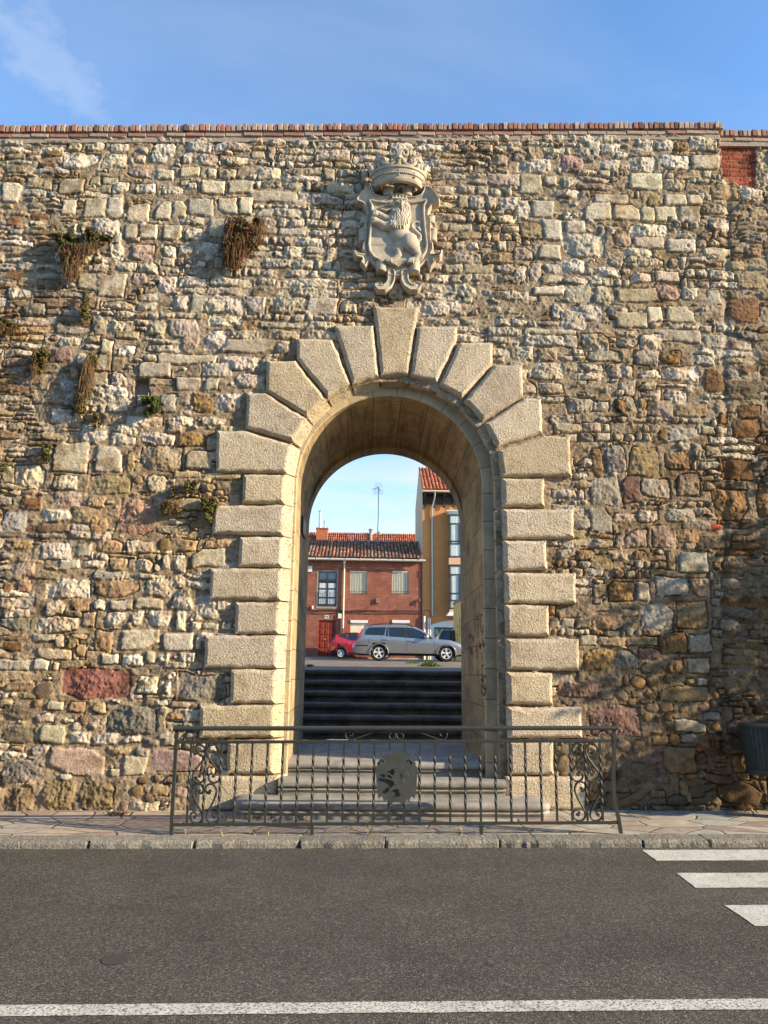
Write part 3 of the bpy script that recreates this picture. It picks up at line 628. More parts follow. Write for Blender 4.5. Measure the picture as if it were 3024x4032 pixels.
# broad mineral stains
st_ = sstep(.05, .5, fbm(GXX*.9+4, GZZ*.6, 4, 6))[..., None]
COL = COL*(1-st_*np.array([.05, .10, .18]))
H = np.clip(H, -.25, .085)
H = np.where(POR & (H > -.0), np.minimum(H, .02), H).astype(np.float32)
WTOP = lambda x: np.interp(x, [-8, at(0, 545, 0).x, at(2822, 530, 0).x, 9], [at(0, 545, 0).z-.06, at(0, 545, 0).z, at(2822, 530, 0).z, at(2822, 530, 0).z+.04])
xc = (GXX[:-1, :-1]+GXX[1:, 1:])/2; zc = (GZZ[:-1, :-1]+GZZ[1:, 1:])/2
top = WTOP(xc)
XR = at(2827, 500, 0).x; ZRT = at(2900, 533, .2).z
keep = np.where(xc > XR, zc < np.minimum(top, ZRT-.02), zc < top)
hole = ((np.abs(xc-GCX) < GR+.14) & (zc < SPR)) | ((xc-GCX)**2+(zc-SPR)**2 < (GR+.14)**2)
keep &= ~hole
P = np.stack([GXX, -H, GZZ], -1)
wall = thing('city_wall', 'tall old city wall of pale rubble stone topped with brick', 'wall')
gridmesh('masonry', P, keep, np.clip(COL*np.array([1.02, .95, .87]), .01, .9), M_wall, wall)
del P, PU, PV, XW, ZW, rid, rid2, n_f, mc
TH = 2.05
mb = MB()                                             # the mass of the wall behind its face
mb.box(-26, GCX-GR-.16, .10, TH, -.3, float(WTOP(-3))-.05); mb.box(GCX+GR+.16, XR-.04, .10, TH, -.3, float(WTOP(4))-.05)
mb.box(XR-.04, 26, .27, TH, -.3, ZRT-.12)
zt = float(WTOP(0))-.05; arc = [(GCX+(GR+.16)*math.cos(a), SPR+(GR+.16)*math.sin(a)) for a in np.linspace(math.pi, 0, 33)]
for p, q in zip(arc[:-1], arc[1:]):
    mb.add([(p[0], .1, p[1]), (q[0], .1, q[1]), (q[0], .1, zt), (p[0], .1, zt), (p[0], TH, p[1]), (q[0], TH, q[1]), (q[0], TH, zt), (p[0], TH, zt)],
           [(0, 1, 2, 3), (7, 6, 5, 4), (0, 4, 5, 1), (3, 2, 6, 7)])
mb.build('wall_core', M_core, wall)
mb = MB()                                             # rougher continuation beyond the picture
mb.box(-26, XA, -.005, .10, -.3, float(WTOP(-7.3))); mb.box(XB-ST, 26, -.005, .27, -.3, ZRT-.04)
mb.build('wall_extension', M_core, wall)

# brick coping: a course laid flat and a soldier course on edge above it
def coping(x0, x1, zf, y0, name):
    mb = MB(); x = x0
    while x < x1:                                     # stretchers
        wd = random.uniform(.22, .27); a = x; b = min(x+wd, x1); zb = zf(x)
        t = random.random(); mb.col = tuple(np.array([.36, .18, .13])*random.uniform(.7, 1.1) if t < .4 else np.array([.42, .285, .205])*random.uniform(.8, 1.1))
        mb.bbox(a+.006, b-.006, y0-.022+random.uniform(-.008, .008), .3+y0, zb+.010, zb+.058, .005); x += wd
    x = x0
    while x < x1:
        wd = random.uniform(.056, .074); zb = zf(x)
        t = random.random()
        c = np.array([.35, .16, .105])*random.uniform(.75, 1.1) if t < .36 else (np.array([.42, .29, .21])*random.uniform(.75, 1.15) if t < .92 else np.array([.14, .08, .06]))
        mb.col = tuple(c)
        tl = random.uniform(-.012, .012); yy = y0-.035+random.uniform(-.010, .010); za = zb+.075; zt = zb+.172+random.uniform(-.008, .006)
        b_ = len(mb.v); mb.bbox(x+.007, x+wd-.005, yy, yy+.26, za, zt, .006)
        mb.v[b_:] = [(p[0]+tl*(p[2]-za)*6, p[1], p[2]) for p in mb.v[b_:]]
        x += wd
    mb.col = (.36, .28, .205)
    n = 60
    for i in range(n):                                # mortar bedding
        a = x0+(x1-x0)*i/n; b = x0+(x1-x0)*(i+1)/n; zb = zf(a)
        mb.box(a, b-.0005, y0-.006, .28+y0, zb-.06, zb+.157)
    return mb.build(name, M_brick, wall)
coping(-9, XR, lambda x: float(WTOP(x))-.005, -.0, 'brick_coping')
zr0, zr1 = at(2830, 552, .17).z, at(3020, 553, .17).z; xr1 = at(3020, 553, .17).x
coping(XR+.03, 10, lambda x: zr0+(zr1-zr0)*(x-XR)/(xr1-XR)-.03, .17, 'brick_coping')
# ------------------------------------------------------------------ gateway of cut stone
gate = thing('stone_gateway', 'round arched gateway of tan rusticated cut stone blocks through the old wall', 'gateway', (GCX, 0, .05))
FY = -.062                                            # front plane of the blocks
def resample(poly, step=.035):
    out = []
    n = len(poly)
    for i in range(n):
        a, b = poly[i], poly[(i+1) % n]; l = math.hypot(b[0]-a[0], b[1]-a[1]); k = max(1, int(l/step))
        for j in range(k): out.append((a[0]+(b[0]-a[0])*j/k, a[1]+(b[1]-a[1])*j/k))
    return out
def block(name, px, inner=(), label=None, skirt='arch', seed=0):
    """px: outline on the photo (pixels of the front face); inner: indices of edges that turn into the opening"""
    n = len(px); W = [at(u, v, FY) for u, v in px]; W = [(p.x, p.z) for p in W]
    a = sum(W[i][0]*W[(i+1) % n][1]-W[(i+1) % n][0]*W[i][1] for i in range(n))
    if a < 0: W = W[::-1]; inner = [(n-2-i) % n for i in inner]
    poly = []; inn = []
    for i in range(n):
        p, q = W[i], W[(i+1) % n]; l = math.hypot(q[0]-p[0], q[1]-p[1]); k = max(2, int(l/.04))
        for j in range(k):
            t = j/k; poly.append((p[0]+(q[0]-p[0])*t, p[1]+(q[1]-p[1])*t)); inn.append(i in inner or (j == 0 and ((i-1) % n) in inner))
    N_ = len(poly); cx = sum(p[0] for p in poly)/N_; cz = sum(p[1] for p in poly)/N_
    nor = []
    for i in range(N_):
        ax, az = poly[i-1]; bx_, bz_ = poly[(i+1) % N_]; ex, ez = bx_-ax, bz_-az; l = math.hypot(ex, ez)+1e-9
        nor.append((ez/l, -ex/l))
    def ring(ins, y, back=False, jit=0):
        out = []
        for i, (p, nn) in enumerate(zip(poly, nor)):
            f = 1.0
            d = ins*f
            x_, z_ = p[0]-nn[0]*d, p[1]-nn[1]*d
            if back and inn[i]:
                if p[1] < SPR-.02 or skirt == 'jamb': s_ = 1 if p[0] < GCX else -1; x_ += s_*.085
                else:
                    rx, rz = GCX-p[0], SPR-p[1]; l = math.hypot(rx, rz); x_ += rx/l*.085; z_ += rz/l*.085
            j = jit*(vnoise(np.array([p[0]*9+seed*3.1]), np.array([p[1]*9.]), 5)[0]+.6*vnoise(np.array([p[0]*31.]), np.array([p[1]*31.+seed]), 6)[0])
            out.append((x_-nn[0]*j, y+j*.6, z_-nn[1]*j))
        return out
    k = random.uniform(.86, 1.06); kw = random.uniform(-.03, .03)
    mb = MB(); mb.col = (.60*k, (.475+kw*.3)*k, (.325+kw)*k)
    g = .0035
    R = [ring(g, .12, True), ring(g, -.012, False, .004), ring(g+.004, -.028, False, .008), ring(g+.013, -.046, False, .008), ring(g+.026, -.057, False, .006), ring(g+.042, FY, False, .004)]
    mb.rings(R, True, False)
    m = R[-1]; c = (cx, FY-.002, cz); b = len(mb.v)
    mb.add(m+[c], [(i, (i+1) % N_, N_) for i in range(N_)])
    o = mb.build(name, M_quoin, gate, smooth=True)
    if label: o['label'] = label
    return o
V = [([(1467,1201),(1650,1204),(1610.6,1476),(1498.5,1478)], [2], 'tall keystone block rising above its neighbours'),
     ([(1313,1276),(1472,1276),(1494,1483),(1387,1514)], [2], None),
     ([(1167,1327),(1308,1331),(1383,1512),(1291,1561),(1166,1413)], [2], None),
     ([(1047.6,1414),(1163,1416),(1285,1568),(1210,1640),(1044,1541)], [2], None),
     ([(968,1541.6),(1043,1543),(1208,1646),(1154,1736),(964,1685)], [2], None),
     ([(850,1691),(966,1692.5),(1151,1746),(1128,1861),(846,1859)], [2], None),
     ([(1644,1281),(1802,1283),(1800,1340),(1723,1504),(1616,1479)], [3], None),
     ([(1808,1344),(1943,1346),(1944,1429),(1821,1565),(1731,1514)], [3], None),
     ([(1949,1432),(2059,1433),(2062.5,1560),(1903,1655),(1829.5,1575)], [3], None),
     ([(2064,1561),(2136,1561),(2141,1706),(1962,1760),(1908,1664)], [3], None),
     ([(2143.5,1711),(2248.5,1712.6),(2252.6,1875),(1977,1877.5),(1964,1768)], [3], None)]
for i, (p, e, lb) in enumerate(V): block('voussoir', p, e, lb, seed=i)
QL = [[(955,1864.5),(1127,1864.5),(1122,1984),(950,1981)], [(838,1985.6),(1123.5,1985.6),(1116,2108.6),(833,2103)], [(941,2111),(1118,2110),(1111,2232.6),(935,2231.6)],
      [(825,2235),(1111,2235),(1105,2363.6),(819,2362)], [(924.6,2368),(1103.6,2368),(1098,2497),(921,2499)], [(805,2500),(1094.5,2500),(1089,2631),(799,2633)],
      [(906,2636),(1089,2634),(1084,2772),(901,2773)], [(784,2776),(1083,2775),(1080,2907),(780,2909)], [(892,2914),(1081,2912),(1080,3050),(888,3052)], [(771,3056),(1094,3055),(1092,3196),(766,3200)]]
QR = [[(1977,1880.6),(2145,1881),(2149,1997),(1981,1993)], [(1979,2001),(2259,2002),(2265,2120),(1984,2120)], [(1984,2126),(2153.6,2127),(2158.7,2244),(1987,2246)],
      [(1987,2252),(2270,2255.6),(2274,2379),(1995,2375)], [(1989,2379),(2164.6,2381),(2169,2506),(1994,2504)], [(1993,2512),(2281,2515),(2286,2643.5),(1999,2637.6)],
      [(1996,2645),(2178,2649),(2182,2777),(2000,2776)], [(1999,2783),(2295,2784),(2298,2909),(2003,2908)], [(2000,2914),(2181,2916),(2184,3053),(2006,3052)], [(1992,3058),(2308,3058),(2312,3194),(1996,3194)]]
for i, q in enumerate(QL): block('quoin_block', q, [1], seed=20+i)
for i, q in enumerate(QR): block('quoin_block', q, [3], seed=40+i)

# flat stone surround set back behind the blocks, with a bevelled inner edge, and the barrel vault behind it
def arch_profile(r, z0, n=40, zs=SPR):
    P = []
    for zz_ in np.linspace(z0, zs, 14)[:-1]: P.append((GCX-r, zz_))
    for a in np.linspace(math.pi, 0, n+1): P.append((GCX+r*math.cos(a), zs+r*math.sin(a)))
    for zz_ in np.linspace(zs, z0, 14)[1:]: P.append((GCX+r, zz_))
    return P
Z0 = .34
def strip(mb, profs):
    n = len(profs[0][0]); vs = []; fs = []
    for pr, y in profs: vs += [(p[0], y, p[1]) for p in pr]
    for i in range(len(profs)-1):
        for j in range(n-1): fs.append((i*n+j, i*n+j+1, (i+1)*n+j+1, (i+1)*n+j))
    mb.add(vs, fs)
def stonejoint(name, col, bw, bh, stain=.5, rough=.9, axis='uv'):
    m = mat(name, col, rough=rough, var=.16, vs=6, spec=.15); nt = m.node_tree; N = nt.nodes; L = nt.links; b = N['Principled BSDF']
    uv = N.new('ShaderNodeUVMap')
    br = N.new('ShaderNodeTexBrick'); br.inputs['Scale'].default_value = 1; br.inputs['Brick Width'].default_value = bw; br.inputs['Row Height'].default_value = bh; br.inputs['Mortar Size'].default_value = .005; br.inputs['Mortar Smooth'].default_value = .3
    br.inputs['Color1'].default_value = (.86, .86, .86, 1); br.inputs['Color2'].default_value = (1.08, 1.06, 1.0, 1); br.inputs['Mortar'].default_value = (.35, .3, .25, 1)
    L.new(uv.outputs[0], br.inputs['Vector'])
    mu = N.new('ShaderNodeMixRGB'); mu.blend_type = 'MULTIPLY'; mu.inputs[0].default_value = 1
    src = b.inputs['Base Color'].links[0].from_socket; L.new(src, mu.inputs[1]); L.new(br.outputs[0], mu.inputs[2])
    tc = N.new('ShaderNodeTexCoord'); mp = N.new('ShaderNodeMapping'); mp.inputs['Scale'].default_value = (9, .9, 1.3); L.new(tc.outputs['Object'], mp.inputs[0])
    n = N.new('ShaderNodeTexNoise'); n.inputs['Scale'].default_value = 1.5; n.inputs['Detail'].default_value = 8; n.inputs['Roughness'].default_value = .7; L.new(mp.outputs[0], n.inputs['Vector'])
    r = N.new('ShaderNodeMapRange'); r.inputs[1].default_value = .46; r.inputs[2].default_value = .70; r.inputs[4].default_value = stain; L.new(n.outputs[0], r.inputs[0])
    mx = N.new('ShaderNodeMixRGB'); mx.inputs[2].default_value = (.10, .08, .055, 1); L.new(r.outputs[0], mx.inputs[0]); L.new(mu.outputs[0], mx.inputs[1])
    L.new(mx.outputs[0], b.inputs['Base Color'])
    n2 = N.new('ShaderNodeTexNoise'); n2.inputs['Scale'].default_value = 45; n2.inputs['Detail'].default_value = 5; L.new(tc.outputs['Object'], n2.inputs['Vector'])
    ma = N.new('ShaderNodeMath'); ma.operation = 'MULTIPLY_ADD'; ma.inputs[1].default_value = -1.6; L.new(br.outputs['Fac'], ma.inputs[0]); L.new(n2.outputs[0], ma.inputs[2])
    bp = N.new('ShaderNodeBump'); bp.inputs['Strength'].default_value = .7; bp.inputs['Distance'].default_value = .008; L.new(ma.outputs[0], bp.inputs['Height']); L.new(bp.outputs[0], b.inputs['Normal'])
    return m
def uv_arch(o, n, ys, scale=1.0):
    me = o.data; uvl = me.uv_layers.new(name='UVMap'); P = me.vertices
    s = [0]
    for j in range(1, n): s.append(s[-1]+(P[j].co-P[j-1].co).length)
    for lp in me.loops:
        i = lp.vertex_index; uvl.data[lp.index].uv = (P[i].co.y*1.0, s[i % n])
mb = MB()
strip(mb, [(arch_profile(GR+.20, Z0), .118), (arch_profile(GR+.012, Z0), .118), (arch_profile(GR, Z0), .130)])
sur = mb.build('stone_surround', stonejoint('surround_stone', (.56, .43, .265), 3, .34, .25), gate, smooth=True); nP = len(arch_profile(1, 0))
uv_arch(sur, nP, None)
mb = MB()
strip(mb, [(arch_profile(GR, Z0), .130), (arch_profile(GR, Z0), .42), (arch_profile(GR, Z0, zs=SPR-.03), .9), (arch_profile(GR-.002, Z0, zs=SPR-.07), 1.45), (arch_profile(GR-.004, Z0, zs=SPR-.10), 1.76), (arch_profile(GR-.006, Z0, zs=SPR-.17), 1.765), (arch_profile(GR-.008, Z0, zs=SPR-.185), TH+.01)])
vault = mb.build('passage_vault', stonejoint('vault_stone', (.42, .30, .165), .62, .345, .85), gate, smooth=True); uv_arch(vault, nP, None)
mb = MB(); mb.prism([(GCX-GR-.3, -.2), (GCX+GR+.3, -.2), (GCX+GR+.3, .3), (GCX-GR-.3, .3)], .125, TH); mb.build('passage_base', M_core, gate)

# scratched black lettering on the right jamb (sprayed scrawl)
M_spray = mat('spray_paint', (.03, .028, .025), rough=.7, var=0); XJ = GCX+GR-.004
def jamb(u, v):                                        # photo pixel -> point on the right jamb
    d = ray(u, v); t = (XJ-CAM.x)/d.x; return CAM+d*t
za_ = Z(1750, 1850, 2.552); zb_ = Z(1100, 2560, 1.8433)
for f, st in ((za_, [(322,1500),(350,1500)]), (za_, [(350,1440),(345,1530),(340,1590)]), (za_, [(372,1440),(362,1530),(365,1610),(372,1625)]), (za_, [(388,1560),(384,1620),(378,1660)]),
              (za_, [(262,1640),(250,1690),(268,1665),(298,1720)]), (za_, [(250,1770),(262,1840),(272,1790),(285,1850)]), (za_, [(318,1740),(322,1800),(312,1830)]), (za_, [(350,1720),(352,1790),(366,1740),(362,1800)]),
              (za_, [(380,1700),(388,1780),(402,1720),(400,1830)]), (za_, [(372,1830),(378,1900)]), (za_, [(335,1620),(338,1690)]),
              (zb_, [(1390,0),(1400,50)]), (zb_, [(1440,0),(1436,60)]), (zb_, [(1482,105),(1468,130),(1475,200),(1462,215),(1475,225)]), (zb_, [(1500,180),(1484,200),(1482,260),(1500,280),(1508,230),(1500,180)]),
              (zb_, [(1470,240),(1465,300),(1485,328),(1488,290),(1475,262)]), (zb_, [(1492,240),(1505,300)])):
    mb = MB(); P_ = [jamb(*f(*q)) for q in st]
    P_ = catmull(P_, 5) if len(P_) > 2 else P_
    mb.tube([p+Vector((-.001, 0, 0)) for p in P_], .009, 6, r2=.002, up=(0, 1, .3)); mb.build('graffiti_stroke', M_spray, gate)

# dark metal sign fixed to the left jamb
XJ2 = GCX-GR+.004
def jambl(u, v):
    d = ray(u, v); t = (XJ2-CAM.x)/d.x; return CAM+d*t
zc_ = Z(760, 1850, 2.765); q = [jambl(*zc_(*p)) for p in ((1183, 505), (1216, 560), (1210, 760), (1178, 690))]
yy0, yy1 = q[0].y, q[1].y; zz0, zz1 = min(p.z for p in q[2:]), max(p.z for p in q[:2])
zz0 = (q[2].z+q[3].z)/2; zz1 = (q[0].z+q[1].z)/2
sg = thing('wall_sign', 'dark framed metal sign fixed high on the left side of the passage', 'sign', (XJ2, yy0, zz0))
mb = MB(); mb.box(XJ2, XJ2+.022, yy0, yy1, zz0, zz1); mb.build('sign_frame', mat('sign_frame', (.03, .032, .032), rough=.5, var=0), sg, bevel=.003)
mb = MB(); mb.box(XJ2+.020, XJ2+.025, yy0+.03, yy1-.03, zz0+.03, zz1-.03); mb.build('sign_panel', mat('sign_panel', (.16, .165, .16), rough=.4, var=.2), sg)

# ------------------------------------------------------------------ steps
def nosing(mb, x0, x1, yf, yb, zb, zt, rounded=False):
    """moulded step: bullnose, groove, riser. rounded = returns round at its ends"""
    h = zt-zb; r = min(.042, h*.28)
    prof = [(yb, zb), (yf+.045, zb), (yf+.045, zb+h*.30), (yf+.032, zb+h*.34), (yf+.030, zb+h*.40), (yf+.018, zb+h*.42)]
    for a in np.linspace(-90, 90, 7): prof.append((yf+r-r*math.cos(rad(a)), zt-r+r*math.sin(rad(a))))
    prof.append((yb, zt))
    n = 48; R = []
    for i in range(n+1):
        x = x0+(x1-x0)*i/n
        R.append([(x, y+.003*vnoise(np.array([x*7.]), np.array([zt*40.+k]), 3)[0], z+.003*vnoise(np.array([x*5.]), np.array([zt*70.]), 4)[0]) for k, (y, z) in enumerate(prof)])
    if rounded:
        for R_, s_ in ((R[0], -1), (R[-1], 1)):
            pass
        e = []
        for s_, base in ((-1, R[0]), (1, R[-1])):
            cap = []
            for k in (1, 2, 3):
                t = [.45, .8, 1.0][k-1]; dx_ = [.035, .06, .072][k-1]*s_
                cap.append([(p[0]+dx_*(1 if j > 4 else .3), p[1]+(.07*t if p[1] < yb-.01 else 0)*(1 if j < len(base)-1 else 0), p[2]-(.012*t if j > 8 else 0)) for j, p in enumerate(base)])
            e.append(cap)
        R = e[0][::-1]+R+e[1]
    mb.rings(R, True, True)
fs_ = thing('entrance_steps', 'three low moulded stone steps at the foot of the gateway', 'steps', (GCX, -.3, .05))
def xat(u, v, Y): return at(u, v, Y).x
b1 = (xat(952, 3150, -.45), xat(2143, 3150, -.45)); b2 = (xat(1096, 3080, -.13), xat(1992, 3080, -.13))
specs = [(b1, -.47, .125, PAV(.3, -.3)-.02, .19, True, 'lowest wide step with rounded ends'), (b2, -.15, .125, .17, .355, False, None)]
for (x0, x1), yf, yb, zb, zt, rd, lb in specs:
    mb = MB(); nosing(mb, x0, x1, yf, yb, zb, zt, rd); o = mb.build('step', M_step, fs_, smooth=True)
    if lb: o['label'] = lb
mb = MB(); nosing(mb, GCX-GR-.07, GCX+GR+.07, .16, 2.34, .335, .50); o = mb.build('step', M_step, fs_, smooth=True); o['label'] = 'topmost step that is the floor of the passage'
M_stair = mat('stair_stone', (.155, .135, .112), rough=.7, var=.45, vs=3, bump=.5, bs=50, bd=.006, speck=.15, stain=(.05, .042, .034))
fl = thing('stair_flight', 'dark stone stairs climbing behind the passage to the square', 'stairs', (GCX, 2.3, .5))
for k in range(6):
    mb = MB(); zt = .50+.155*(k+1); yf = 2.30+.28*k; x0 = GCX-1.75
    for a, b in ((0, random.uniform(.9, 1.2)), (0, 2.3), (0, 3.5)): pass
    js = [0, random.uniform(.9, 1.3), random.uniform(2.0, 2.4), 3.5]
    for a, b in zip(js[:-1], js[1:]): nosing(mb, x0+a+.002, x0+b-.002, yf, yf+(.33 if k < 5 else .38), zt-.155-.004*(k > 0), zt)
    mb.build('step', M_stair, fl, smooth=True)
# ------------------------------------------------------------------ carved coat of arms above the keystone
zk = Z(1350, 570, 3.6256)
pc_ = at(*zk(785, 1300), -.03)
arms = thing('coat_of_arms', 'carved pale stone coat of arms with crowned lion shield on the wall above the arch', 'coat of arms', (pc_.x, -.03, pc_.z))
S_ = 4.0
ku = np.arange(110, 1460, S_); kv = np.arange(560, 2180, S_)
KU, KV = np.meshgrid(ku, kv, indexing='ij')
c00, c10, c01, c11 = at(*zk(110, 560), -.05), at(*zk(1460, 560), -.05), at(*zk(110, 2180), -.05), at(*zk(1460, 2180), -.05)
def bil(U, Vv, yp=-.05):
    a = (U-110)/1350.; b = (Vv-560)/1620.
    # exact projection row by row keeps the perspective of the upright wall
    du = (1512+0*U)*0
    uu, vv = 1350+U/3.6256, 570+Vv/3.6256
    D = [Fv[i]*FPX+Rv[i]*(uu-1512)-Uv[i]*(vv-2016) for i in range(3)]
    t = (yp-CAM.y)/D[1]
    return CAM.x+D[0]*t, CAM.z+D[2]*t
KX, KZ = bil(KU, KV)
PXM = .00098
def mir(Lh, cx=785): return Lh+[(2*cx-x, y) for x, y in Lh[::-1] if abs(x-cx) > 1]
OUT = mir([(785,700),(700,720),(610,745),(540,740),(470,712),(437,660),(432,585),(310,625),(262,690),(240,710),(178,815),(190,862),(285,878),(325,940),(335,1010),(300,1060),(300,1380),(275,1420),(268,1520),(300,1560),(225,1560),(140,1498),(150,1590),(185,1650),(262,1655),(232,1700),(325,1790),(382,1685),(470,1760),(560,1790),(615,1830),(650,1900),(785,1905)])
SHL = mir([(785,752),(700,760),(680,792),(600,812),(480,797),(378,770),(362,805),(395,865),(400,950),(385,1150),(360,1350),(352,1420),(370,1530),(430,1610),(520,1660),(640,1690),(735,1722),(783,1757)])
nz1 = fbm(KU/40., KV/40., 4, 3)
def relief(name, Hm, base, yp, label=None):
    """heights in metres over the plane y=-base; cells with no height are left out"""
    keep = ((Hm[:-1, :-1] > 0) | (Hm[1:, 1:] > 0) | (Hm[1:, :-1] > 0) | (Hm[:-1, 1:] > 0))
    Y = -base-np.maximum(Hm, 0)-.0012*nz1*(Hm > .004)
    KX_, KZ_ = bil(KU, KV, yp); P = np.stack([KX_, Y, KZ_], -1)
    o = gridmesh(name, P, keep, np.ones((*KX.shape, 3)), M_crest, arms)
    if label: o['label'] = label
    return o
d = -polysd(KU, KV, OUT)
h = .075*sstep(-2, 10, d)
h += .016*sstep(16, 24, d)*(1-sstep(34, 42, d))           # moulded margin
h += .035*sstep(0, 26, d)*np.clip((900-KV)/300, 0, 1)      # ears and horns curl forward
h += .05*sstep(0, 20, d)*np.clip((np.abs(KU-785)-430)/180, 0, 1)
def cap(x1, y1, r1, x2, y2, r2):
    ex, ey = x2-x1, y2-y1; l2 = ex*ex+ey*ey+1e-9
    t = np.clip(((KU-x1)*ex+(KV-y1)*ey)/l2, 0, 1)
    dd = np.hypot(KU-x1-t*ex, KV-y1-t*ey); r = r1+(r2-r1)*t
    return dd, r
def chain(P, k=.6, base=0.0):
    o = np.zeros_like(KU)
    for a, b in zip(P[:-1], P[1:]):
        dd, r = cap(*a, *b); o = np.maximum(o, np.where(dd < r, base+k*np.sqrt(np.clip(r*r-dd*dd, 0, None)), 0))
    return o*PXM
def cyl(x0, x1, y0, y1, H0, axis='v', rib=True):            # half cylinder standing on the slab
    u = (KU-(x0+x1)/2)/((x1-x0)/2); v = (KV-(y0+y1)/2)/((y1-y0)/2)
    a, b = (u, v) if axis == 'v' else (v, u); rr = ((x1-x0) if axis == 'v' else (y1-y0))/2*PXM
    ins = (np.abs(a) < 1) & (np.abs(b) < 1)
    o = H0+rr*np.sqrt(np.clip(1-a*a, 0, 1))*.9
    if rib: o = o+.008*((np.abs(b) > .72) & (np.abs(b) < .92))
    return np.where(ins, o, 0)
for s_ in (0, 1):
    f = (lambda a, b: (a, b)) if not s_ else (lambda a, b: (1570-b, 1570-a))
    for (a, b, y0, y1) in ((248, 385, 1015, 1130), (285, 330, 1120, 1215), (222, 352, 1200, 1385)):
        a, b = f(a, b); h = np.maximum(h, cyl(a, b, y0, y1, .03))
    for a, b, y0, y1 in ((470, 622, 1680, 1830),):
        a, b = f(a, b); h = np.maximum(h, cyl(a, b, y0, y1, .06))
    for a, b, y0, y1 in ((580, 720, 625, 745),):
        a, b = f(a, b); h = np.maximum(h, cyl(a, b, y0, y1, .05))
    P_ = [(690, 1840, 62), (690, 1930, 58), (655, 2010, 56), (590, 2060, 54), (520, 2062, 48), (490, 2020, 42), (530, 1995, 34)]
    if s_: P_ = [(1570-x, y, r) for x, y, r in P_]
    st_ = chain(P_, .0, 1.0)
    md = None
    for a, b in zip(P_[:-1], P_[1:]):
        dd, r = cap(*a, *b); q = dd/r; md = q if md is None else np.minimum(md, q)
    h = np.maximum(h, np.where(md < 1, .085+.012*((md > .62) & (md < .82))+.03*np.clip((KV-1990)/100, 0, 1), 0)*sstep(1.02, .93, md))
relief('cartouche', h, .0, -.06)
d = -polysd(KU, KV, SHL)
h = .045*sstep(-1, 8, d)-.030*sstep(26, 40, d)-.006*((np.abs(KV-1425) < 4) & (d > 40))
h = np.where(d > -4, np.maximum(h, .004), 0)

relief('shield', h, .075, -.10)
# the lion
body = np.maximum.reduce([chain([(810,1010,150),(800,1120,165),(800,1260,125),(920,1370,130),(985,1410,115)], .50),
    chain([(950,1390,130),(1030,1490,76),(1082,1560,42),(1045,1630,38),(965,1660,46)], .55, 24),
    chain([(850,1400,85),(785,1478,70),(800,1560,44),(730,1628,38),(660,1652,46)], .55, 10),
    chain([(750,1070,66),(610,1050,44),(515,988,38),(470,985,48)], .7, 26), chain([(730,1160,72),(590,1165,54),(510,1112,44),(455,1092,52)], .7, 36),
    chain([(870,890,95),(860,1000,120)], .5), chain([(800,868,70),(735,862,44),(690,858,34)], .5, 50), chain([(775,935,46),(725,948,30)], .5, 48), chain([(800,905,50),(800,990,60)], .5, 30),
    chain([(720,912,15),(610,945,15),(545,922,13)], 1.0, 36),
    chain([(1040,1390,34),(1105,1345,30),(1108,1290,28),(1045,1230,27),(988,1170,26),(985,1120,25),(1040,1088,22),(1100,1105,20),(1105,1150,18),(1072,1172,16)], 1.0), chain([(1080,1185,26),(1105,1215,22)], 1.1),
    chain([(710,770,22),(905,775,22)], 1.6, 10)])
for i in range(5): body = np.maximum(body, chain([(715+i*47, 760, 16), (715+i*47, 728, 13)], 1.2, 12))
rng = random.Random(4); lum = np.zeros_like(KU)
for row in range(15):
    for c_ in range(9):
        x = 690+c_*38+(19 if row % 2 else 0); y = 820+row*29
        wl = 745+max(0, (900-y)*.1) if y < 1000 else 745-(y-1000)*.75
        wr = 960-max(0, y-1050)*.42
        if y > 1225 or x < wl or x > wr or (y < 985 and x < 838): continue
        x += rng.uniform(-7, 7); y += rng.uniform(-6, 6); sl_ = rng.uniform(-.3, .9)
        dd, r = cap(x, y-16, 20, x-14*sl_, y+22, 9); lum = np.maximum(lum, np.where(dd < r, .016*np.sqrt(np.clip(1-(dd/r)**2, 0, 1)), 0))
for px_, py_ in ((470,985),(455,1092)):                      # claws
    for k in range(4):
        dd, r = cap(px_-35, py_-30+k*20, 15, px_+10, py_-18+k*14, 12); body = np.maximum(body, np.where(dd < r, .045+.02*np.sqrt(np.clip(1-(dd/r)**2, 0, 1)), 0))
for px_, py_ in ((650,1655),(960,1668)):
    for k in range(4):
        dd, r = cap(px_-30+k*22, py_+22, 14, px_-10+k*16, py_-6, 13); body = np.maximum(body, np.where(dd < r, .045+.02*np.sqrt(np.clip(1-(dd/r)**2, 0, 1)), 0))
dd, r = cap(735, 880, 9, 790, 872, 9); mouth = dd < r
body = np.where(mouth & (body > 0), body*.45, body)
dd, r = cap(752, 838, 12, 775, 835, 10); body = np.where((dd < r), body+.012, body)
relief('lion', np.where(body+lum > .004, body+np.where(body > .01, lum, 0), 0), .085, -.11)
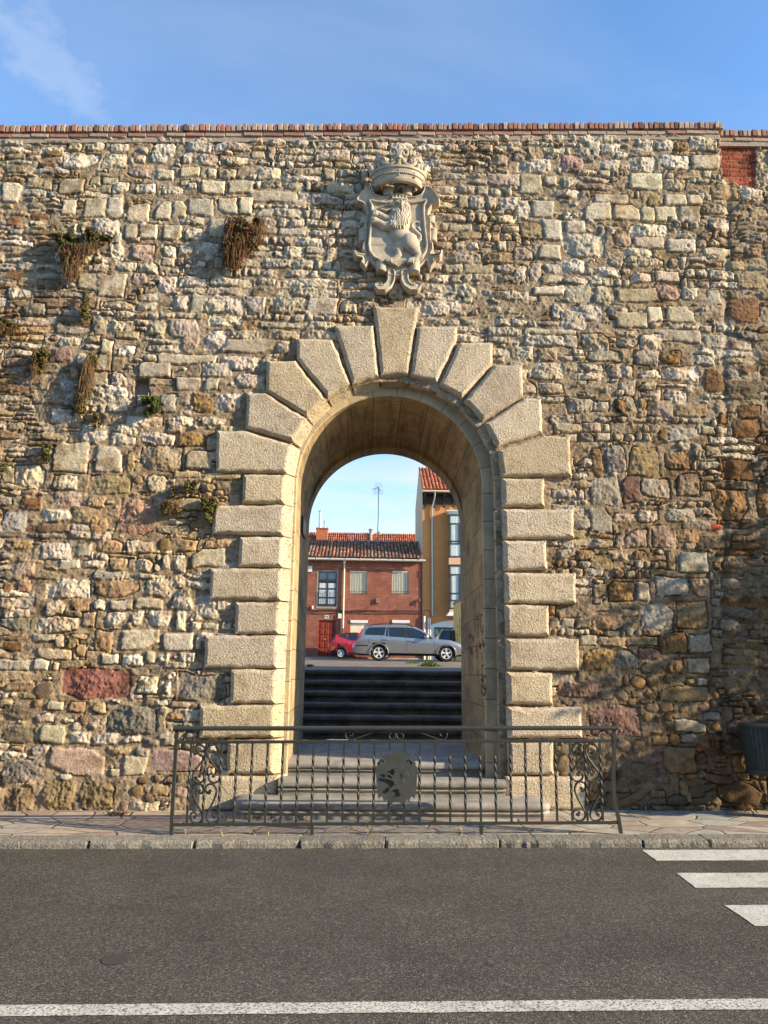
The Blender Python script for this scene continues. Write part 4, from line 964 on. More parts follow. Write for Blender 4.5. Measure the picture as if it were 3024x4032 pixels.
# crown: flaring half ring with fleurons and scrolls
pb = at(*zk(785, 640), -.05); CX, CZ = pb.x, pb.z-.02
def S(th, t):                                                 # th 0..pi right to left, t height in metres
    r = .285+.235*t; ry = .20+.16*t
    return Vector((CX+r*math.cos(th), -.045-ry*math.sin(th), CZ+t))
mb = MB(); TH_ = np.linspace(-.05, math.pi+.05, 41)
R = []
for th in TH_:
    pr = [(0, 0), (.0, .022), (.028, .030), (.038, .016), (.16, .016), (.168, .030), (.195, .028), (.20, 0), (.20, -.03), (.0, -.03)]
    R.append([S(th, t)+Vector((math.cos(th)*o, -math.sin(th)*o, 0)) for t, o in pr])
mb.rings(R, True, True)
for i in range(4, 37):                                        # beads
    th = TH_[i]; p = S(th, .10)+Vector((math.cos(th), -math.sin(th), 0))*.018
    mb.lathe(p, [(.001, -.012), (.010, -.007), (.013, 0), (.010, .007), (.001, .012)], 8)
    if i % 8 == 4 or i == 20:
        for dz in (-.03, .03): mb.lathe(p+Vector((0, 0, dz)), [(.001, -.012), (.012, -.007), (.015, 0), (.012, .007), (.001, .012)], 8)
def vol(th0, t0, dirn, sc, turns=1.15):                        # volute curling outwards from a stem
    out = []
    for k in range(22):
        a = k/21.0; ang = a*turns*2*math.pi; rr = sc*(1-a*.78)
        out.append((th0+dirn*(sc-rr*math.cos(ang))/.42, t0+rr*math.sin(ang)))
    return out
F_ = [(math.pi*.02, .36), (math.pi*.25, .38), (math.pi*.5, .47), (math.pi*.75, .38), (math.pi*.98, .36)]
for th, top in F_:
    c_ = abs(th-math.pi/2) < .1; sc = .062 if c_ else .044
    mb.tube([S(th, .19), S(th, .25), S(th, top-.09), S(th, top-.05), S(th, top)], [.030, .024, .030, .034, .004], 8, r2=.022)
    mb.lathe(S(th, .29), [(.001, -.026), (.036, -.018), (.036, .018), (.001, .026)], 10)
    for s_ in (-1, 1):
        q = [(th+s_*.03, .20+.05)]+vol(th+s_*.05, top-.115 if c_ else top-.10, s_, sc)
        if -.1 < q[-1][0] < math.pi+.1: mb.tube([S(a, b) for a, b in q], [.021]*6+[.017]*(len(q)-6), 8)
for (a, ta), (b, tb) in zip(F_[:-1], F_[1:]):
    pts = []
    for k in range(13):
        u = k/12; pts.append(S(a+(b-a)*u, .20+.15*abs(2*u-1)**2.2+.008))
    mb.tube(pts, .021, 8)
mb.build('crown', M_crest, arms, smooth=True)
# ------------------------------------------------------------------ wrought iron railing
YR = -1.02
rl = thing('iron_railing', 'grey green wrought iron railing with twisted bars and lion plate in front of the steps', 'railing', (GCX, YR, .0))
def pr(u, v, dy=0): return at(u, v, YR+dy)
def bar(name, pts, hx, hz, lb=None, b=.003):
    mb = MB()
    for p, q in zip(pts[:-1], pts[1:]):
        ax = (q-p).normalized(); ay = Vector((0, 1, 0)); az = ax.cross(ay).normalized()
        mb.obox((p+q)/2, ax, ay, az, (q-p).length/2, hx, hz)
    o = mb.build(name, M_iron, rl, bevel=b)
    if lb: o['label'] = lb
    return o
mb = MB(); p, q = pr(684, 2868), pr(2432, 2866.5)
R = []
for e in (p, q): R.append([e+Vector((0, dy, dz)) for dy, dz in ((-.032, -.012), (-.034, .002), (-.024, .016), (0, .021), (.024, .016), (.034, .002), (.032, -.012), (.018, -.020), (-.018, -.020))])
mb.rings(R); mb.build('handrail', M_iron, rl)
zl, zr_ = Z(650, 2800, 1.659), Z(1500, 2800, 1.659)
bar('rail', [pr(*zl(85, 203)), pr(*zr_(1520, 194))], .012, .0145)
bar('rail', [pr(*zl(50, 742)), pr(*zr_(1560, 728))], .012, .0135)
def post(pts):
    P_ = catmull([pr(u, v) for u, v in pts], 5); mb = MB()
    R = [[p+Vector((a*.0155, b*.0155, 0)) for a, b in ((-1, -1), (1, -1), (1, 1), (-1, 1))] for p in P_]
    mb.rings(R); return mb.build('post', M_iron, rl)
post([(697, 2872), (692, 2960), (681, 3150), (677, 3230), (675, 3291)])
post([(2417, 2872), (2418, 2950), (2415, 3060), (2420, 3150), (2434, 3215), (2445, 3281)])
for x0 in ((1228.6, 3250, 3291), (1895, 3245, 3287)): post([(x0[0], x0[1]), (x0[0]-.3, (x0[1]+x0[2])/2), (x0[0]-.6, x0[2])])
# twisted balusters: one mesh, 28 copies
bl, br_ = pr(753.7, 2926), pr(2360.7, 2920); bo = pr(740.6, 3242)
ht = bl.z-bo.z
mb = MB(); R = []
for k in range(61):
    t = k/60; tw = np.clip((t-.16)/.66, 0, 1)*math.pi*3.0; s_ = .0098*math.sqrt(2)
    R.append([(s_*math.cos(tw+math.pi/4+j*math.pi/2), s_*math.sin(tw+math.pi/4+j*math.pi/2), -t*ht) for j in range(4)])
mb.rings(R)
b0 = mb.build('baluster', M_iron, None)
for i in range(28):
    o = b0 if i == 0 else b0.copy()
    if i: C.objects.link(o)
    p = bl.lerp(br_, i/27); o.parent = rl; o.matrix_parent_inverse = Matrix.Translation(-Vector(rl.location)); o.location = p
def scroll(name, f, pts, r=.0085, r2=.011, mirror=None, ball=True):
    if mirror is not None: pts = [(2*mirror-x, y) for x, y in pts]
    P_ = catmull([pr(*f(*q)) for q in pts], 5); mb = MB(); mb.tube(P_, r, 6, r2=r2, up=(0, 1, 0))
    if ball:
        for e in (P_[0], P_[-1]): mb.lathe((e.x, e.y+.014, e.z), [(.001, 0), (r*1.9, .001), (r*1.9, .027), (.001, .028)], 10, 'y')
    return mb.build(name, M_iron, rl, smooth=True)
UP = [(212,270),(193,282),(186,255),(208,222),(245,228),(262,262),(250,310),(215,360),(185,400),(179,432),(195,460),(225,468),(250,450),(252,420),(234,405),(222,424)]
LO = [(222,522),(224,538),(244,530),(250,505),(236,481),(205,478),(185,500),(179,530),(195,580),(225,640),(242,680),(238,712),(215,731),(182,726),(163,700),(170,670),(190,662),(205,678),(193,692)]
for m_ in (None, 263.5): scroll('scroll', zl, [(x+2, y) for x, y in UP], mirror=None if m_ is None else 270)
for m_ in (None, 1): scroll('scroll', zl, [(x+1, y) for x, y in LO], mirror=None if m_ is None else 258)
UPR = [(x+1061, y-10) for x, y in UP]; LOR = [(x+1088, y-16) for x, y in LO]
for m_ in (None, 1333): scroll('scroll', zr_, [(x+4, y) for x, y in UPR], mirror=m_)
for m_ in (None, 1350): scroll('scroll', zr_, [(x-2+(y-470)*.03, y) for x, y in LOR], mirror=None if m_ is None else 1351)
zm_ = Z(1330, 2800, 3.5298)
TOPS = [(170,340),(192,344),(208,316),(195,276),(165,265),(125,285),(107,325),(120,370),(155,395),(210,395),(300,365),(420,322),(560,285),(680,264),(740,262),(785,285),(805,330),(795,375),(765,393),(730,385),(714,350),(725,320),(750,318)]
scroll('top_scroll', zm_, TOPS, .0055, .0065, ball=False); scroll('top_scroll', zm_, TOPS, .0055, .0065, mirror=813, ball=False)
CO = [(88,195),(112,160),(142,140),(170,138),(188,160),(186,184),(166,192),(152,178),(162,166)]
scroll('top_scroll', zl, CO, .006, .007, ball=False); scroll('top_scroll', zr_, [(1606-x, y-8) for x, y in CO], .006, .007, ball=False)
# lion plate
PL = mir([(815,548),(792,555),(778,576),(748,577),(732,546),(708,545),(706,570),(700,592),(668,612),(630,610),(632,575),(590,568),(577,600),(574,636),(606,620),(626,662),(590,658),(568,690),(545,722),(552,750),(528,772),(540,790),(524,815),(530,870),(536,1000),(545,1100),(557,1180),(575,1228),(586,1188),(614,1184),(636,1236),(655,1252),(666,1224),(690,1240),(696,1272),(726,1274),(750,1296),(766,1268),(815,1264)], 815)
mb = MB(); mb.prism([(pr(*zm_(*q)).x, pr(*zm_(*q)).z) for q in PL], YR-.017, YR-.013)
M_plate = mat('plate_iron', (.068, .071, .067), rough=.5, metal=.1, var=.18, vs=9, bump=.1, bs=60, bd=.001, spec=.4)
plate = mb.build('plate', M_plate, rl)
for k in (-1, 1):
    mb = MB(); q = [(650, 700), (628, 672), (600, 700), (590, 730), (575, 700)] if k < 0 else [(980, 700), (1002, 672), (1030, 700), (1040, 730), (1055, 700)]
    mb.tube(catmull([pr(*zm_(*e), -.020) for e in q], 5), .004, 6); mb.build('plate_curl', M_plate, plate)
LI = [(832,768),(850,780),(860,810),(853,835),(872,850),(862,876),(876,905),(858,925),(870,948),(846,962),(842,985),(870,1010),(892,1040),(905,1060),(915,1090),(930,1130),(925,1150),(906,1142),(885,1155),(865,1145),(885,1120),(880,1095),(850,1075),(800,1078),(770,1085),(745,1105),(715,1105),(700,1090),(720,1080),(706,1066),(745,1055),(755,1030),(800,1025),(826,1020),(790,995),(765,965),(745,960),(720,945),(690,940),(650,925),(645,905),(670,895),(690,910),(720,920),(755,930),(760,915),(735,895),(700,870),(668,852),(690,840),(720,855),(748,885),(772,878),(782,850),(800,830),(780,822),(776,800),(800,812),(812,788)]
mb = MB(); mb.prism([(pr(*zm_(*q)).x, pr(*zm_(*q)).z) for q in LI], YR-.036, YR-.031)
mb.tube(catmull([pr(*zm_(*q), -.034) for q in ((900,1050),(916,1000),(905,950),(890,905),(900,872),(930,852),(960,866),(980,905))], 5), .0045, 6)
mb.tube(catmull([pr(*zm_(*q), -.034) for q in ((893,885),(925,880),(950,890),(968,880))], 5), .0045, 6)
for q in ((840, 960), (790, 1050), (820, 900)): mb.box(pr(*zm_(*q)).x-.006, pr(*zm_(*q)).x+.006, YR-.032, YR-.016, pr(*zm_(*q)).z-.006, pr(*zm_(*q)).z+.006)
mb.build('lion', M_plate, plate)

# ------------------------------------------------------------------ litter bin at the right
YB = -.36
pb_ = at(3036, 2852, YB); gz = PAV(pb_.x, YB)
bn = thing('litter_bin', 'dark green metal litter bin on a post against the old wall', 'bin', (pb_.x, YB, gz))
M_bin = mat('bin_paint', (.035, .045, .045), rough=.5, metal=.2, var=.3, vs=14, bump=.1, bs=60, bd=.001, spec=.4)
cx, cy = pb_.x, YB; zt = pb_.z; zb = at(3036, 3040, YB).z; rt = (pb_-at(2921, 2852, YB)).length; rb = rt*.86
mb = MB(); mb.lathe((cx, cy, 0), [(rb-.02, zb+.02), (rb, zb+.03), (rt-.006, zt-.03), (rt-.006, zt-.02), (rt-.03, zt-.02), (rb-.03, zb+.05)], 40)
for k in range(40):
    a = 6.2832*k/40; mb.tube([(cx+rb*math.cos(a), cy+rb*math.sin(a), zb+.04), (cx+(rt-.004)*math.cos(a), cy+(rt-.004)*math.sin(a), zt-.03)], .005, 5)
mb.build('body', M_bin, bn, smooth=True)
mb = MB(); mb.lathe((cx, cy, 0), [(rt-.03, zt-.025), (rt+.006, zt-.025), (rt+.012, zt-.012), (rt+.006, zt), (rt-.03, zt)], 40); mb.build('rim', M_bin, bn, smooth=True)
mb = MB(); mb.lathe((cx, cy, 0), [(.02, zb-.03), (rb+.004, zb-.02), (rb+.014, zb+.0), (rb+.010, zb+.035), (rb-.01, zb+.036), (.02, zb+.0)], 40); mb.build('base_ring', M_bin, bn, smooth=True)
mb = MB(); mb.box(cx-.065, cx+.085, cy-.05, cy+.08, gz-.02, zb); mb.build('post', M_bin, bn, bevel=.006)
mb = MB(); mb.lathe((cx, cy, 0), [(rt-.03, zt-.012), (rt*.55, zt+.012), (.09, zt+.016), (.09, zt+.03), (.001, zt+.032)], 40); mb.build('lid', M_bin, bn, smooth=True)

# ------------------------------------------------------------------ plants rooted in the wall
def leafmat(name, trans=.25):
    m = mat(name, attr=True, rough=.75, var=.2, vs=30, spec=.2); b = m.node_tree.nodes['Principled BSDF']
    b.inputs['Subsurface Weight'].default_value = 0
    return m
M_leaf = leafmat('small_leaves'); M_dry = leafmat('dry_stems')
def leaf(mb, p, s_, rnd):
    a = Vector((rnd.gauss(0, 1), rnd.gauss(0, 1), rnd.gauss(0, 1))).normalized(); b = a.cross(Vector((rnd.gauss(0, 1), rnd.gauss(0, 1), rnd.gauss(0, 1)))).normalized()
    mb.add([p-a*s_, p+b*s_*.55, p+a*s_, p-b*s_*.55], [(0, 1, 2, 3)])
def wallplant(name, label, cat, clumps, strands=(), leafc=((.10, .12, .03), (.16, .15, .05)), dryc=((.13, .07, .03), (.20, .12, .055)), seed=1, ls=.0145, group='plants growing out of the old wall', brown=()):
    rnd = random.Random(seed)
    c0 = clumps[0] if clumps else strands[0]
    o = thing(name, label, cat, at((c0[0]+c0[2])/2, (c0[1]+c0[3])/2, -.05), group)
    if clumps:
        mb = MB()
        for (u0, v0, u1, v1, n), lc in [(c_, leafc) for c_ in clumps]+[(c_, BR) for c_ in brown]:
            p, q = at(u0, v1, -.08), at(u1, v0, -.08); c = (p+q)/2; hx, hz = (q.x-p.x)/2, (q.z-p.z)/2; dp = min(.16, .8*min(hx, hz)+.03)
            sub = [(rnd.uniform(-.75, .75), rnd.uniform(-.75, .75), rnd.uniform(.25, .5)) for k in range(9)]
            for k in range(int(n*2.4)):
                sx, sz, sr = rnd.choice(sub)
                while True:
                    x, y, z = rnd.uniform(-1, 1), rnd.uniform(0, 1), rnd.uniform(-1, 1)
                    if x*x+y*y+z*z < 1: break
                X, Zq = sx+x*sr, sz+z*sr
                if X*X+Zq*Zq > 1.25: continue
                t = rnd.random()*.9; a, b = lc; mb.col = tuple((a[i]+(b[i]-a[i])*t)*rnd.uniform(.7, 1.25) for i in range(3))
                leaf(mb, Vector((c.x+X*hx, -.035-y*dp*(1.1-.4*abs(sz)), c.z+Zq*hz)), ls*rnd.uniform(.6, 1.3), rnd)
        mb.build('foliage', M_leaf, o)
    if strands:
        mb = MB()
        for (u0, v0, u1, v1, n) in strands:
            p, q = at(u0, v1, -.08), at(u1, v0, -.08)
            cen = [rnd.uniform(p.x, q.x) for k in range(7)]
            for k in range(n):
                x = rnd.uniform(p.x, q.x) if rnd.random() < .3 else min(q.x, max(p.x, rnd.choice(cen)+rnd.gauss(0, .025))); z1_ = q.z-rnd.random()**2*(q.z-p.z)*.5; ln_ = (z1_-p.z)*rnd.uniform(.35, 1.05)*(1-.55*abs((x-(p.x+q.x)/2)/((q.x-p.x)/2+1e-6))**2)
                y = -.03-rnd.random()*.11; pts = []; dx_ = 0
                for j in range(6):
                    dx_ += rnd.uniform(-.022, .022); pts.append((x+dx_, y-.03*math.sin(j/5*2.4), z1_-ln_*j/5))
                t = rnd.random(); a, b = dryc; mb.col = tuple((a[i]+(b[i]-a[i])*t)*rnd.uniform(.7, 1.2) for i in range(3))
                mb.tube(pts, [.0022]*5+[.001], 3, cap=False)
                for j in range(5):
                    if rnd.random() < .9: leaf(mb, Vector(pts[j+1])+Vector((rnd.uniform(-.01, .01), rnd.uniform(-.012, .0), rnd.uniform(-.02, .02))), .008*rnd.uniform(.5, 1.2), rnd)
        mb.build('stems', M_dry, o)
    return o
k = 1.8228
G1 = ((.055, .062, .016), (.16, .14, .05)); G2 = ((.10, .085, .025), (.22, .165, .06)); G3 = ((.06, .085, .02), (.13, .14, .04)); BR = ((.09, .05, .02), (.22, .13, .055))
wallplant('hanging_plant', 'green cushion plant with long brown hanging stems, left of all the wall plants high up', 'plant', [(115*k,503*k,185*k,548*k,1500),(178*k,487*k,215*k,525*k,800),(205*k,505*k,250*k,520*k,220)], [(128*k,530*k,188*k,610*k,200),(180*k,520*k,215*k,560*k,50)], leafc=G1, seed=1, brown=[(122*k,535*k,198*k,580*k,700),(132*k,570*k,172*k,602*k,300)])
wallplant('hanging_plant', 'thick rust brown dry hanging plant left of the coat of arms', 'plant', [(482*k,470*k,572*k,520*k,1100)], [(480*k,480*k,540*k,588*k,200),(520*k,480*k,578*k,535*k,140)], leafc=((.10,.055,.022),(.21,.12,.05)), dryc=((.11,.052,.02),(.20,.105,.045)), seed=2, brown=[(478*k,500*k,560*k,550*k,1100),(480*k,540*k,530*k,580*k,500)])
wallplant('wall_plant', 'dark green plant spilling over a ledge at the left edge of the photo', 'plant', [(-15*k,688*k,45*k,718*k,1100)], [(0,700*k,55*k,732*k,60)], leafc=((.07,.07,.02),(.15,.12,.04)), seed=3)
wallplant('wall_plant', 'rounded olive yellow tuft hanging below the brown stone at far left', 'plant', [(64*k,748*k,107*k,790*k,1300),(68*k,780*k,95*k,808*k,250)], [(72*k,785*k,85*k,850*k,14)], leafc=G2, seed=4)
wallplant('hanging_plant', 'long narrow olive plant trailing down beside the small square hole', 'plant', [(178*k,762*k,212*k,820*k,700),(165*k,805*k,200*k,860*k,800),(160*k,850*k,190*k,900*k,450)], [(165*k,770*k,205*k,910*k,60)], leafc=G2, seed=5)
wallplant('wall_plant', 'bright green tuft just below the small square hole', 'plant', [(303*k,852*k,350*k,895*k,1200)], leafc=G3, seed=6)
wallplant('wall_plant', 'olive tuft overhanging the top of a long quoin block', 'plant', [(430*k,1072*k,487*k,1104*k,900),(438*k,1095*k,462*k,1128*k,350)], [(440*k,1068*k,485*k,1085*k,26)], leafc=((.12,.12,.03),(.24,.19,.07)), seed=7)
wallplant('wall_plant', 'sparse dry brown tuft right of the large pink stone', 'plant', [(343*k,1080*k,392*k,1110*k,420)], [(345*k,1078*k,390*k,1112*k,30)], leafc=((.13,.10,.03),(.24,.16,.07)), seed=8)
wallplant('wall_plant', 'thin sprig of dull green under the cushion plant', 'plant', [(170*k,622*k,196*k,690*k,420)], leafc=G2, seed=9)
wallplant('wall_plant', 'small dark green sprig beside the large square tan stone', 'plant', [(83*k,955*k,112*k,995*k,380)], leafc=G1, seed=10)
wallplant('wall_plant', 'small green tuft touching the left edge of the photo', 'plant', [(-6*k,990*k,22*k,1022*k,420)], leafc=((.10,.11,.03),(.26,.24,.12)), seed=11)
wallplant('wall_plant', 'low dark sprig under the row of white stones left of the arch', 'plant', [(196*k,885*k,222*k,922*k,260)], leafc=((.08,.07,.02),(.17,.12,.05)), seed=12)
wallplant('wall_plant', 'dry sprig below the thin white slab stones beside the arch', 'plant', [(395*k,1035*k,428*k,1062*k,260),(365*k,1050*k,385*k,1075*k,150)], leafc=((.10,.10,.03),(.2,.16,.07)), seed=13)

# dead leaves and dry weeds along the pavement
rnd = random.Random(9); mb = MB()
def drop(u, v, n, sp, z0=.0):
    for i in range(n):
        p = ground(u+rnd.gauss(0, sp), v+rnd.gauss(0, sp*.16), .02); y = max(KY1+.02, min(-.02, p.y)); t = rnd.random()
        mb.col = tuple(c*rnd.uniform(.6, 1.3) for c in ((.20, .10, .05) if t < .5 else (.42, .30, .18) if t < .8 else (.10, .05, .04)))
        leaf(mb, Vector((p.x, y, PAV(p.x, y)+.008+rnd.random()*.03)), rnd.uniform(.008, .022), rnd)
for u, v, n, sp in ((465, 3212, 130, 22), (1555, 3212, 80, 20), (1760, 3205, 110, 26), (1010, 3226, 30, 14), (1090, 3232, 26, 14), (1180, 3230, 18, 10), (890, 3228, 16, 14), (1450, 3240, 16, 12), (2550, 3200, 10, 30), (2760, 3205, 8, 40), (2950, 3198, 30, 30), (1500, 3222, 30, 200)): drop(u, v, n, sp)
lt = mb.build('leaf_litter', M_dry); tag(lt, 'scattered dry leaves lying along the foot of the steps and wall', 'leaf litter', kind='stuff')
def weed(label, u, v, h, n, seed, col=((.30, .24, .13), (.42, .34, .2))):
    rnd = random.Random(seed); mb = MB(); p = ground(u, v, 0.0); p.z = PAV(p.x, p.y)
    for i in range(n):
        a = rnd.uniform(0, 6.28); b = rnd.uniform(.05, .9); l = h*rnd.uniform(.5, 1); t = rnd.random(); mb.col = tuple(col[0][k]+(col[1][k]-col[0][k])*t for k in range(3))
        d_ = Vector((math.cos(a)*b, math.sin(a)*b*.5, 1)).normalized(); pts = [p+Vector((math.cos(a), math.sin(a), 0))*.01, p+d_*l*.5, p+d_*l+Vector((math.cos(a)*l*.2, 0, -l*.1))]
        mb.tube(pts, [.003, .0025, .001], 4)
        for q in (0.6, .9):
            if rnd.random() < .6: leaf(mb, p+d_*l*q, .010, rnd)
    o = mb.build('dry_weed', M_dry); return tag(o, label, 'weed', 'dry weeds in the pavement joints')
weed('single dry stalk by the left end of the railing', 727, 3290, .11, 2, 1)
weed('dry stalks between kerb and flagstones under the left scroll panel', 878, 3293, .10, 3, 2)
weed('low brown weed in a joint left of the middle railing foot', 1000, 3286, .05, 16, 3, ((.14, .09, .05), (.28, .2, .1)))
weed('dry stalk leaning beside the middle railing foot', 1055, 3287, .08, 3, 4)
weed('dead thistle like weed under the lion plate', 1452, 3288, .10, 14, 5, ((.18, .13, .07), (.38, .29, .16)))
weed('dry upright weed right of the lion plate', 1812, 3290, .10, 12, 6)
weed('small green weed at the foot of the wall left of the bin', 2600, 3172, .05, 40, 7, ((.05, .09, .02), (.10, .16, .04)))
# ------------------------------------------------------------------ square behind the gate
def PLZ(x, y): return 1.43+.0017*(y-3.7)
M_cob = mat('cobbles', (.26, .20, .15), rough=.85, var=.3, vs=1.5, bump=.6, bs=12, bd=.02)
def cobble():
    nt = M_cob.node_tree; N = nt.nodes; L = nt.links; b = N['Principled BSDF']
    tc = N.new('ShaderNodeTexCoord'); v = N.new('ShaderNodeTexVoronoi'); v.inputs['Scale'].default_value = 7; L.new(tc.outputs['Object'], v.inputs['Vector'])
    src = b.inputs['Base Color'].links[0].from_socket; mu = N.new('ShaderNodeMixRGB'); mu.blend_type = 'MULTIPLY'; mu.inputs[0].default_value = .8
    r = N.new('ShaderNodeValToRGB'); r.color_ramp.elements[0].color = (.45, .38, .34, 1); r.color_ramp.elements[1].color = (1.15, 1.08, 1, 1)
    sp = N.new('ShaderNodeSeparateColor'); L.new(v.outputs['Color'], sp.inputs[0]); L.new(sp.outputs[0], r.inputs[0]); L.new(src, mu.inputs[1]); L.new(r.outputs[0], mu.inputs[2]); L.new(mu.outputs[0], b.inputs['Base Color'])
cobble()
mb = MB(); xs0, xs1 = GCX-1.76, GCX+1.76; ye = 3.98
def sheet(x0, x1, y0, y1, dz=0):
    mb.add([(x0, y0, PLZ(0, y0)+dz), (x1, y0, PLZ(0, y0)+dz), (x1, y1, PLZ(0, y1)+dz), (x0, y1, PLZ(0, y1)+dz)], [(0, 1, 2, 3)])
sheet(-60, 60, ye+.08, 90, -.004); sheet(-60, xs0, TH, ye+.08, -.004); sheet(xs1, 60, TH, ye+.08, -.004)
for x in (xs0, xs1): mb.add([(x, TH, .3), (x, ye+.1, .3), (x, ye+.1, 1.43), (x, TH, 1.43)], [(0, 1, 2, 3)])
o = mb.build('plaza_ground', M_cob); tag(o, kind='structure')
rnd = random.Random(31)
M_grass = leafmat('grass')
def tuft(label, u0, u1, v, h, n, seed):
    rnd = random.Random(seed); mb = MB()
    for i in range(n):
        u = rnd.gauss((u0+u1)/2, (u1-u0)/4.2); d = ray(u, v+rnd.uniform(-2.5, 2.5)); t = (1.44-CAM.z)/d.z
        p = CAM+d*t; p.z = PLZ(0, p.y)
        a = rnd.uniform(0, 6.28); l = h*rnd.uniform(.4, 1.1)*math.exp(-((u-(u0+u1)/2)/((u1-u0)*.4))**2); k_ = rnd.uniform(.6, 1.3); mb.col = (.07*k_, .11*k_, .02*k_)
        w_ = Vector((math.cos(a), math.sin(a), 0))*.012; tip = p+Vector((rnd.gauss(0, .05), rnd.gauss(0, .04), l))
        mb.add([p-w_, p+w_, tip], [(0, 1, 2)])
    return tag(mb.build('grass_tuft', M_grass), label, 'grass tuft', 'grass tufts in the cobbled square')
tuft('wide green grass tuft on the cobbles in front of the silver car', 1655, 1728, 2622, .13, 900, 1)
tuft('flat grass patch under the middle of the silver car', 1595, 1655, 2611, .07, 500, 2)
tuft('small dry grass tuft at the left end of the top step', 1208, 1232, 2622, .05, 200, 3)

HY = 38.5
def H_(x, y, Y=HY): return at(*z1(x, y), Y)
def brickmat(name, c1, c2, mort):
    m = mat(name, (.5, .5, .5), rough=.9, var=.22, vs=1.2, bump=.4, bs=18, bd=.01); nt = m.node_tree; N = nt.nodes; L = nt.links; b = N['Principled BSDF']
    tc = N.new('ShaderNodeTexCoord'); sx = N.new('ShaderNodeSeparateXYZ'); L.new(tc.outputs['Object'], sx.inputs[0]); cx_ = N.new('ShaderNodeCombineXYZ'); L.new(sx.outputs[0], cx_.inputs[0]); L.new(sx.outputs[2], cx_.inputs[1])
    br = N.new('ShaderNodeTexBrick'); br.inputs['Scale'].default_value = 1; br.inputs['Brick Width'].default_value = .27; br.inputs['Row Height'].default_value = .07; br.inputs['Mortar Size'].default_value = .009
    br.inputs['Color1'].default_value = (*c1, 1); br.inputs['Color2'].default_value = (*c2, 1); br.inputs['Mortar'].default_value = (*mort, 1); L.new(cx_.outputs[0], br.inputs['Vector'])
    hs = [n for n in N if n.type == 'HUE_SAT'][0]; L.new(br.outputs[0], hs.inputs['Color'])
    # pale worn patches
    n = N.new('ShaderNodeTexNoise'); n.inputs['Scale'].default_value = 2.2; n.inputs['Detail'].default_value = 9; n.inputs['Roughness'].default_value = .75; L.new(tc.outputs['Object'], n.inputs['Vector'])
    r = N.new('ShaderNodeMapRange'); r.inputs[1].default_value = .55; r.inputs[2].default_value = .75; r.inputs[4].default_value = .55; L.new(n.outputs[0], r.inputs[0])
    mx = N.new('ShaderNodeMixRGB'); mx.inputs[2].default_value = (.42, .30, .23, 1); L.new(r.outputs[0], mx.inputs[0]); L.new(hs.outputs[0], mx.inputs[1]); L.new(mx.outputs[0], b.inputs['Base Color'])
    return m
M_rb = brickmat('house_brick', (.32, .08, .042), (.20, .05, .03), (.25, .15, .10))
M_tile = mat('roof_tile', attr=True, rough=.9, var=.3, vs=8, bump=.3, bs=30, bd=.01)
M_white = mat('white_paint', (.72, .69, .62), rough=.6, var=.06)
M_cream = mat('cream_shutter', (.76, .66, .45), rough=.6, var=.08)
M_dark = mat('dark_frame', (.03, .035, .04), rough=.4, var=0, spec=.5)
M_glass = mat('window_glass', (.035, .045, .05), rough=.03, var=0, spec=.9)
M_zinc = mat('zinc', (.42, .41, .39), rough=.45, metal=.5, var=.15)
M_curt = mat('curtain', (.55, .56, .54), rough=.8, var=.15, vs=20)
def tiled(name, par, x0, x1, ye_, ze, yr, zr, pitch, rows, cols_, extra=None):
    """roof slope covered with rows of barrel tiles from eave (ye, ze) to ridge (yr, zr)"""
    mb = MB(); n = int((x1-x0)/pitch); rnd = random.Random(int(abs(x0*100)))
    dy_, dz_ = (yr-ye_)/rows, (zr-ze)/rows; nrm = Vector((0, -(zr-ze), (yr-ye_))).normalized()
    mb.col = tuple(c*.6 for c in cols_[0])
    mb.add([(x0, ye_, ze-.02), (x1, ye_, ze-.02), (x1, yr, zr-.02), (x0, yr, zr-.02)], [(0, 1, 2, 3)])
    for i in range(n+1):
        xc_ = x0+pitch*(i+.25)
        for r_ in range(rows):
            c = rnd.choice(cols_); k_ = rnd.uniform(.7, 1.25); mb.col = tuple(a*k_ for a in c)
            j = rnd.uniform(-.012, .012); R = []
            for t, rr, up in ((-.12, .36, .045), (1.0, .29, .0)):
                yy_ = ye_+dy_*(r_+t); zz_ = ze+dz_*(r_+t); ring = []
                for q in range(7):
                    a = math.pi*q/6; ring.append(Vector((xc_+j+pitch*rr*math.cos(a), yy_, zz_))+nrm*(pitch*rr*.95*math.sin(a)+up))
                R.append(ring)
            mb.rings(R, False, False); b_ = len(mb.v)
            mb.add(R[0], [tuple(range(7))])
    return mb.build(name, M_tile, par, smooth=False)

# ---- red brick house, number 14
x0, x1 = -9.0, H_(1058, 1200).x; zg = 1.40; zw = H_(700, 955).z
bh = thing('brick_house', 'two storey red brick house number 14 with brown tiled roof', 'house', (0, HY, zg))
mb = MB()
def opening(x0z, y0z, x1z, y1z): a, b = H_(x0z, y1z), H_(x1z, y0z); return (a.x, b.x, a.z, b.z)
w1 = opening(208, 1038, 368, 1322); w2 = opening(470, 1034, 613, 1220); w3 = opening(814, 1034, 953, 1220); dr = opening(209, 1436, 356, 1727); l2 = opening(474, 1438, 616, 1640); l3 = opening(816, 1438, 958, 1640)
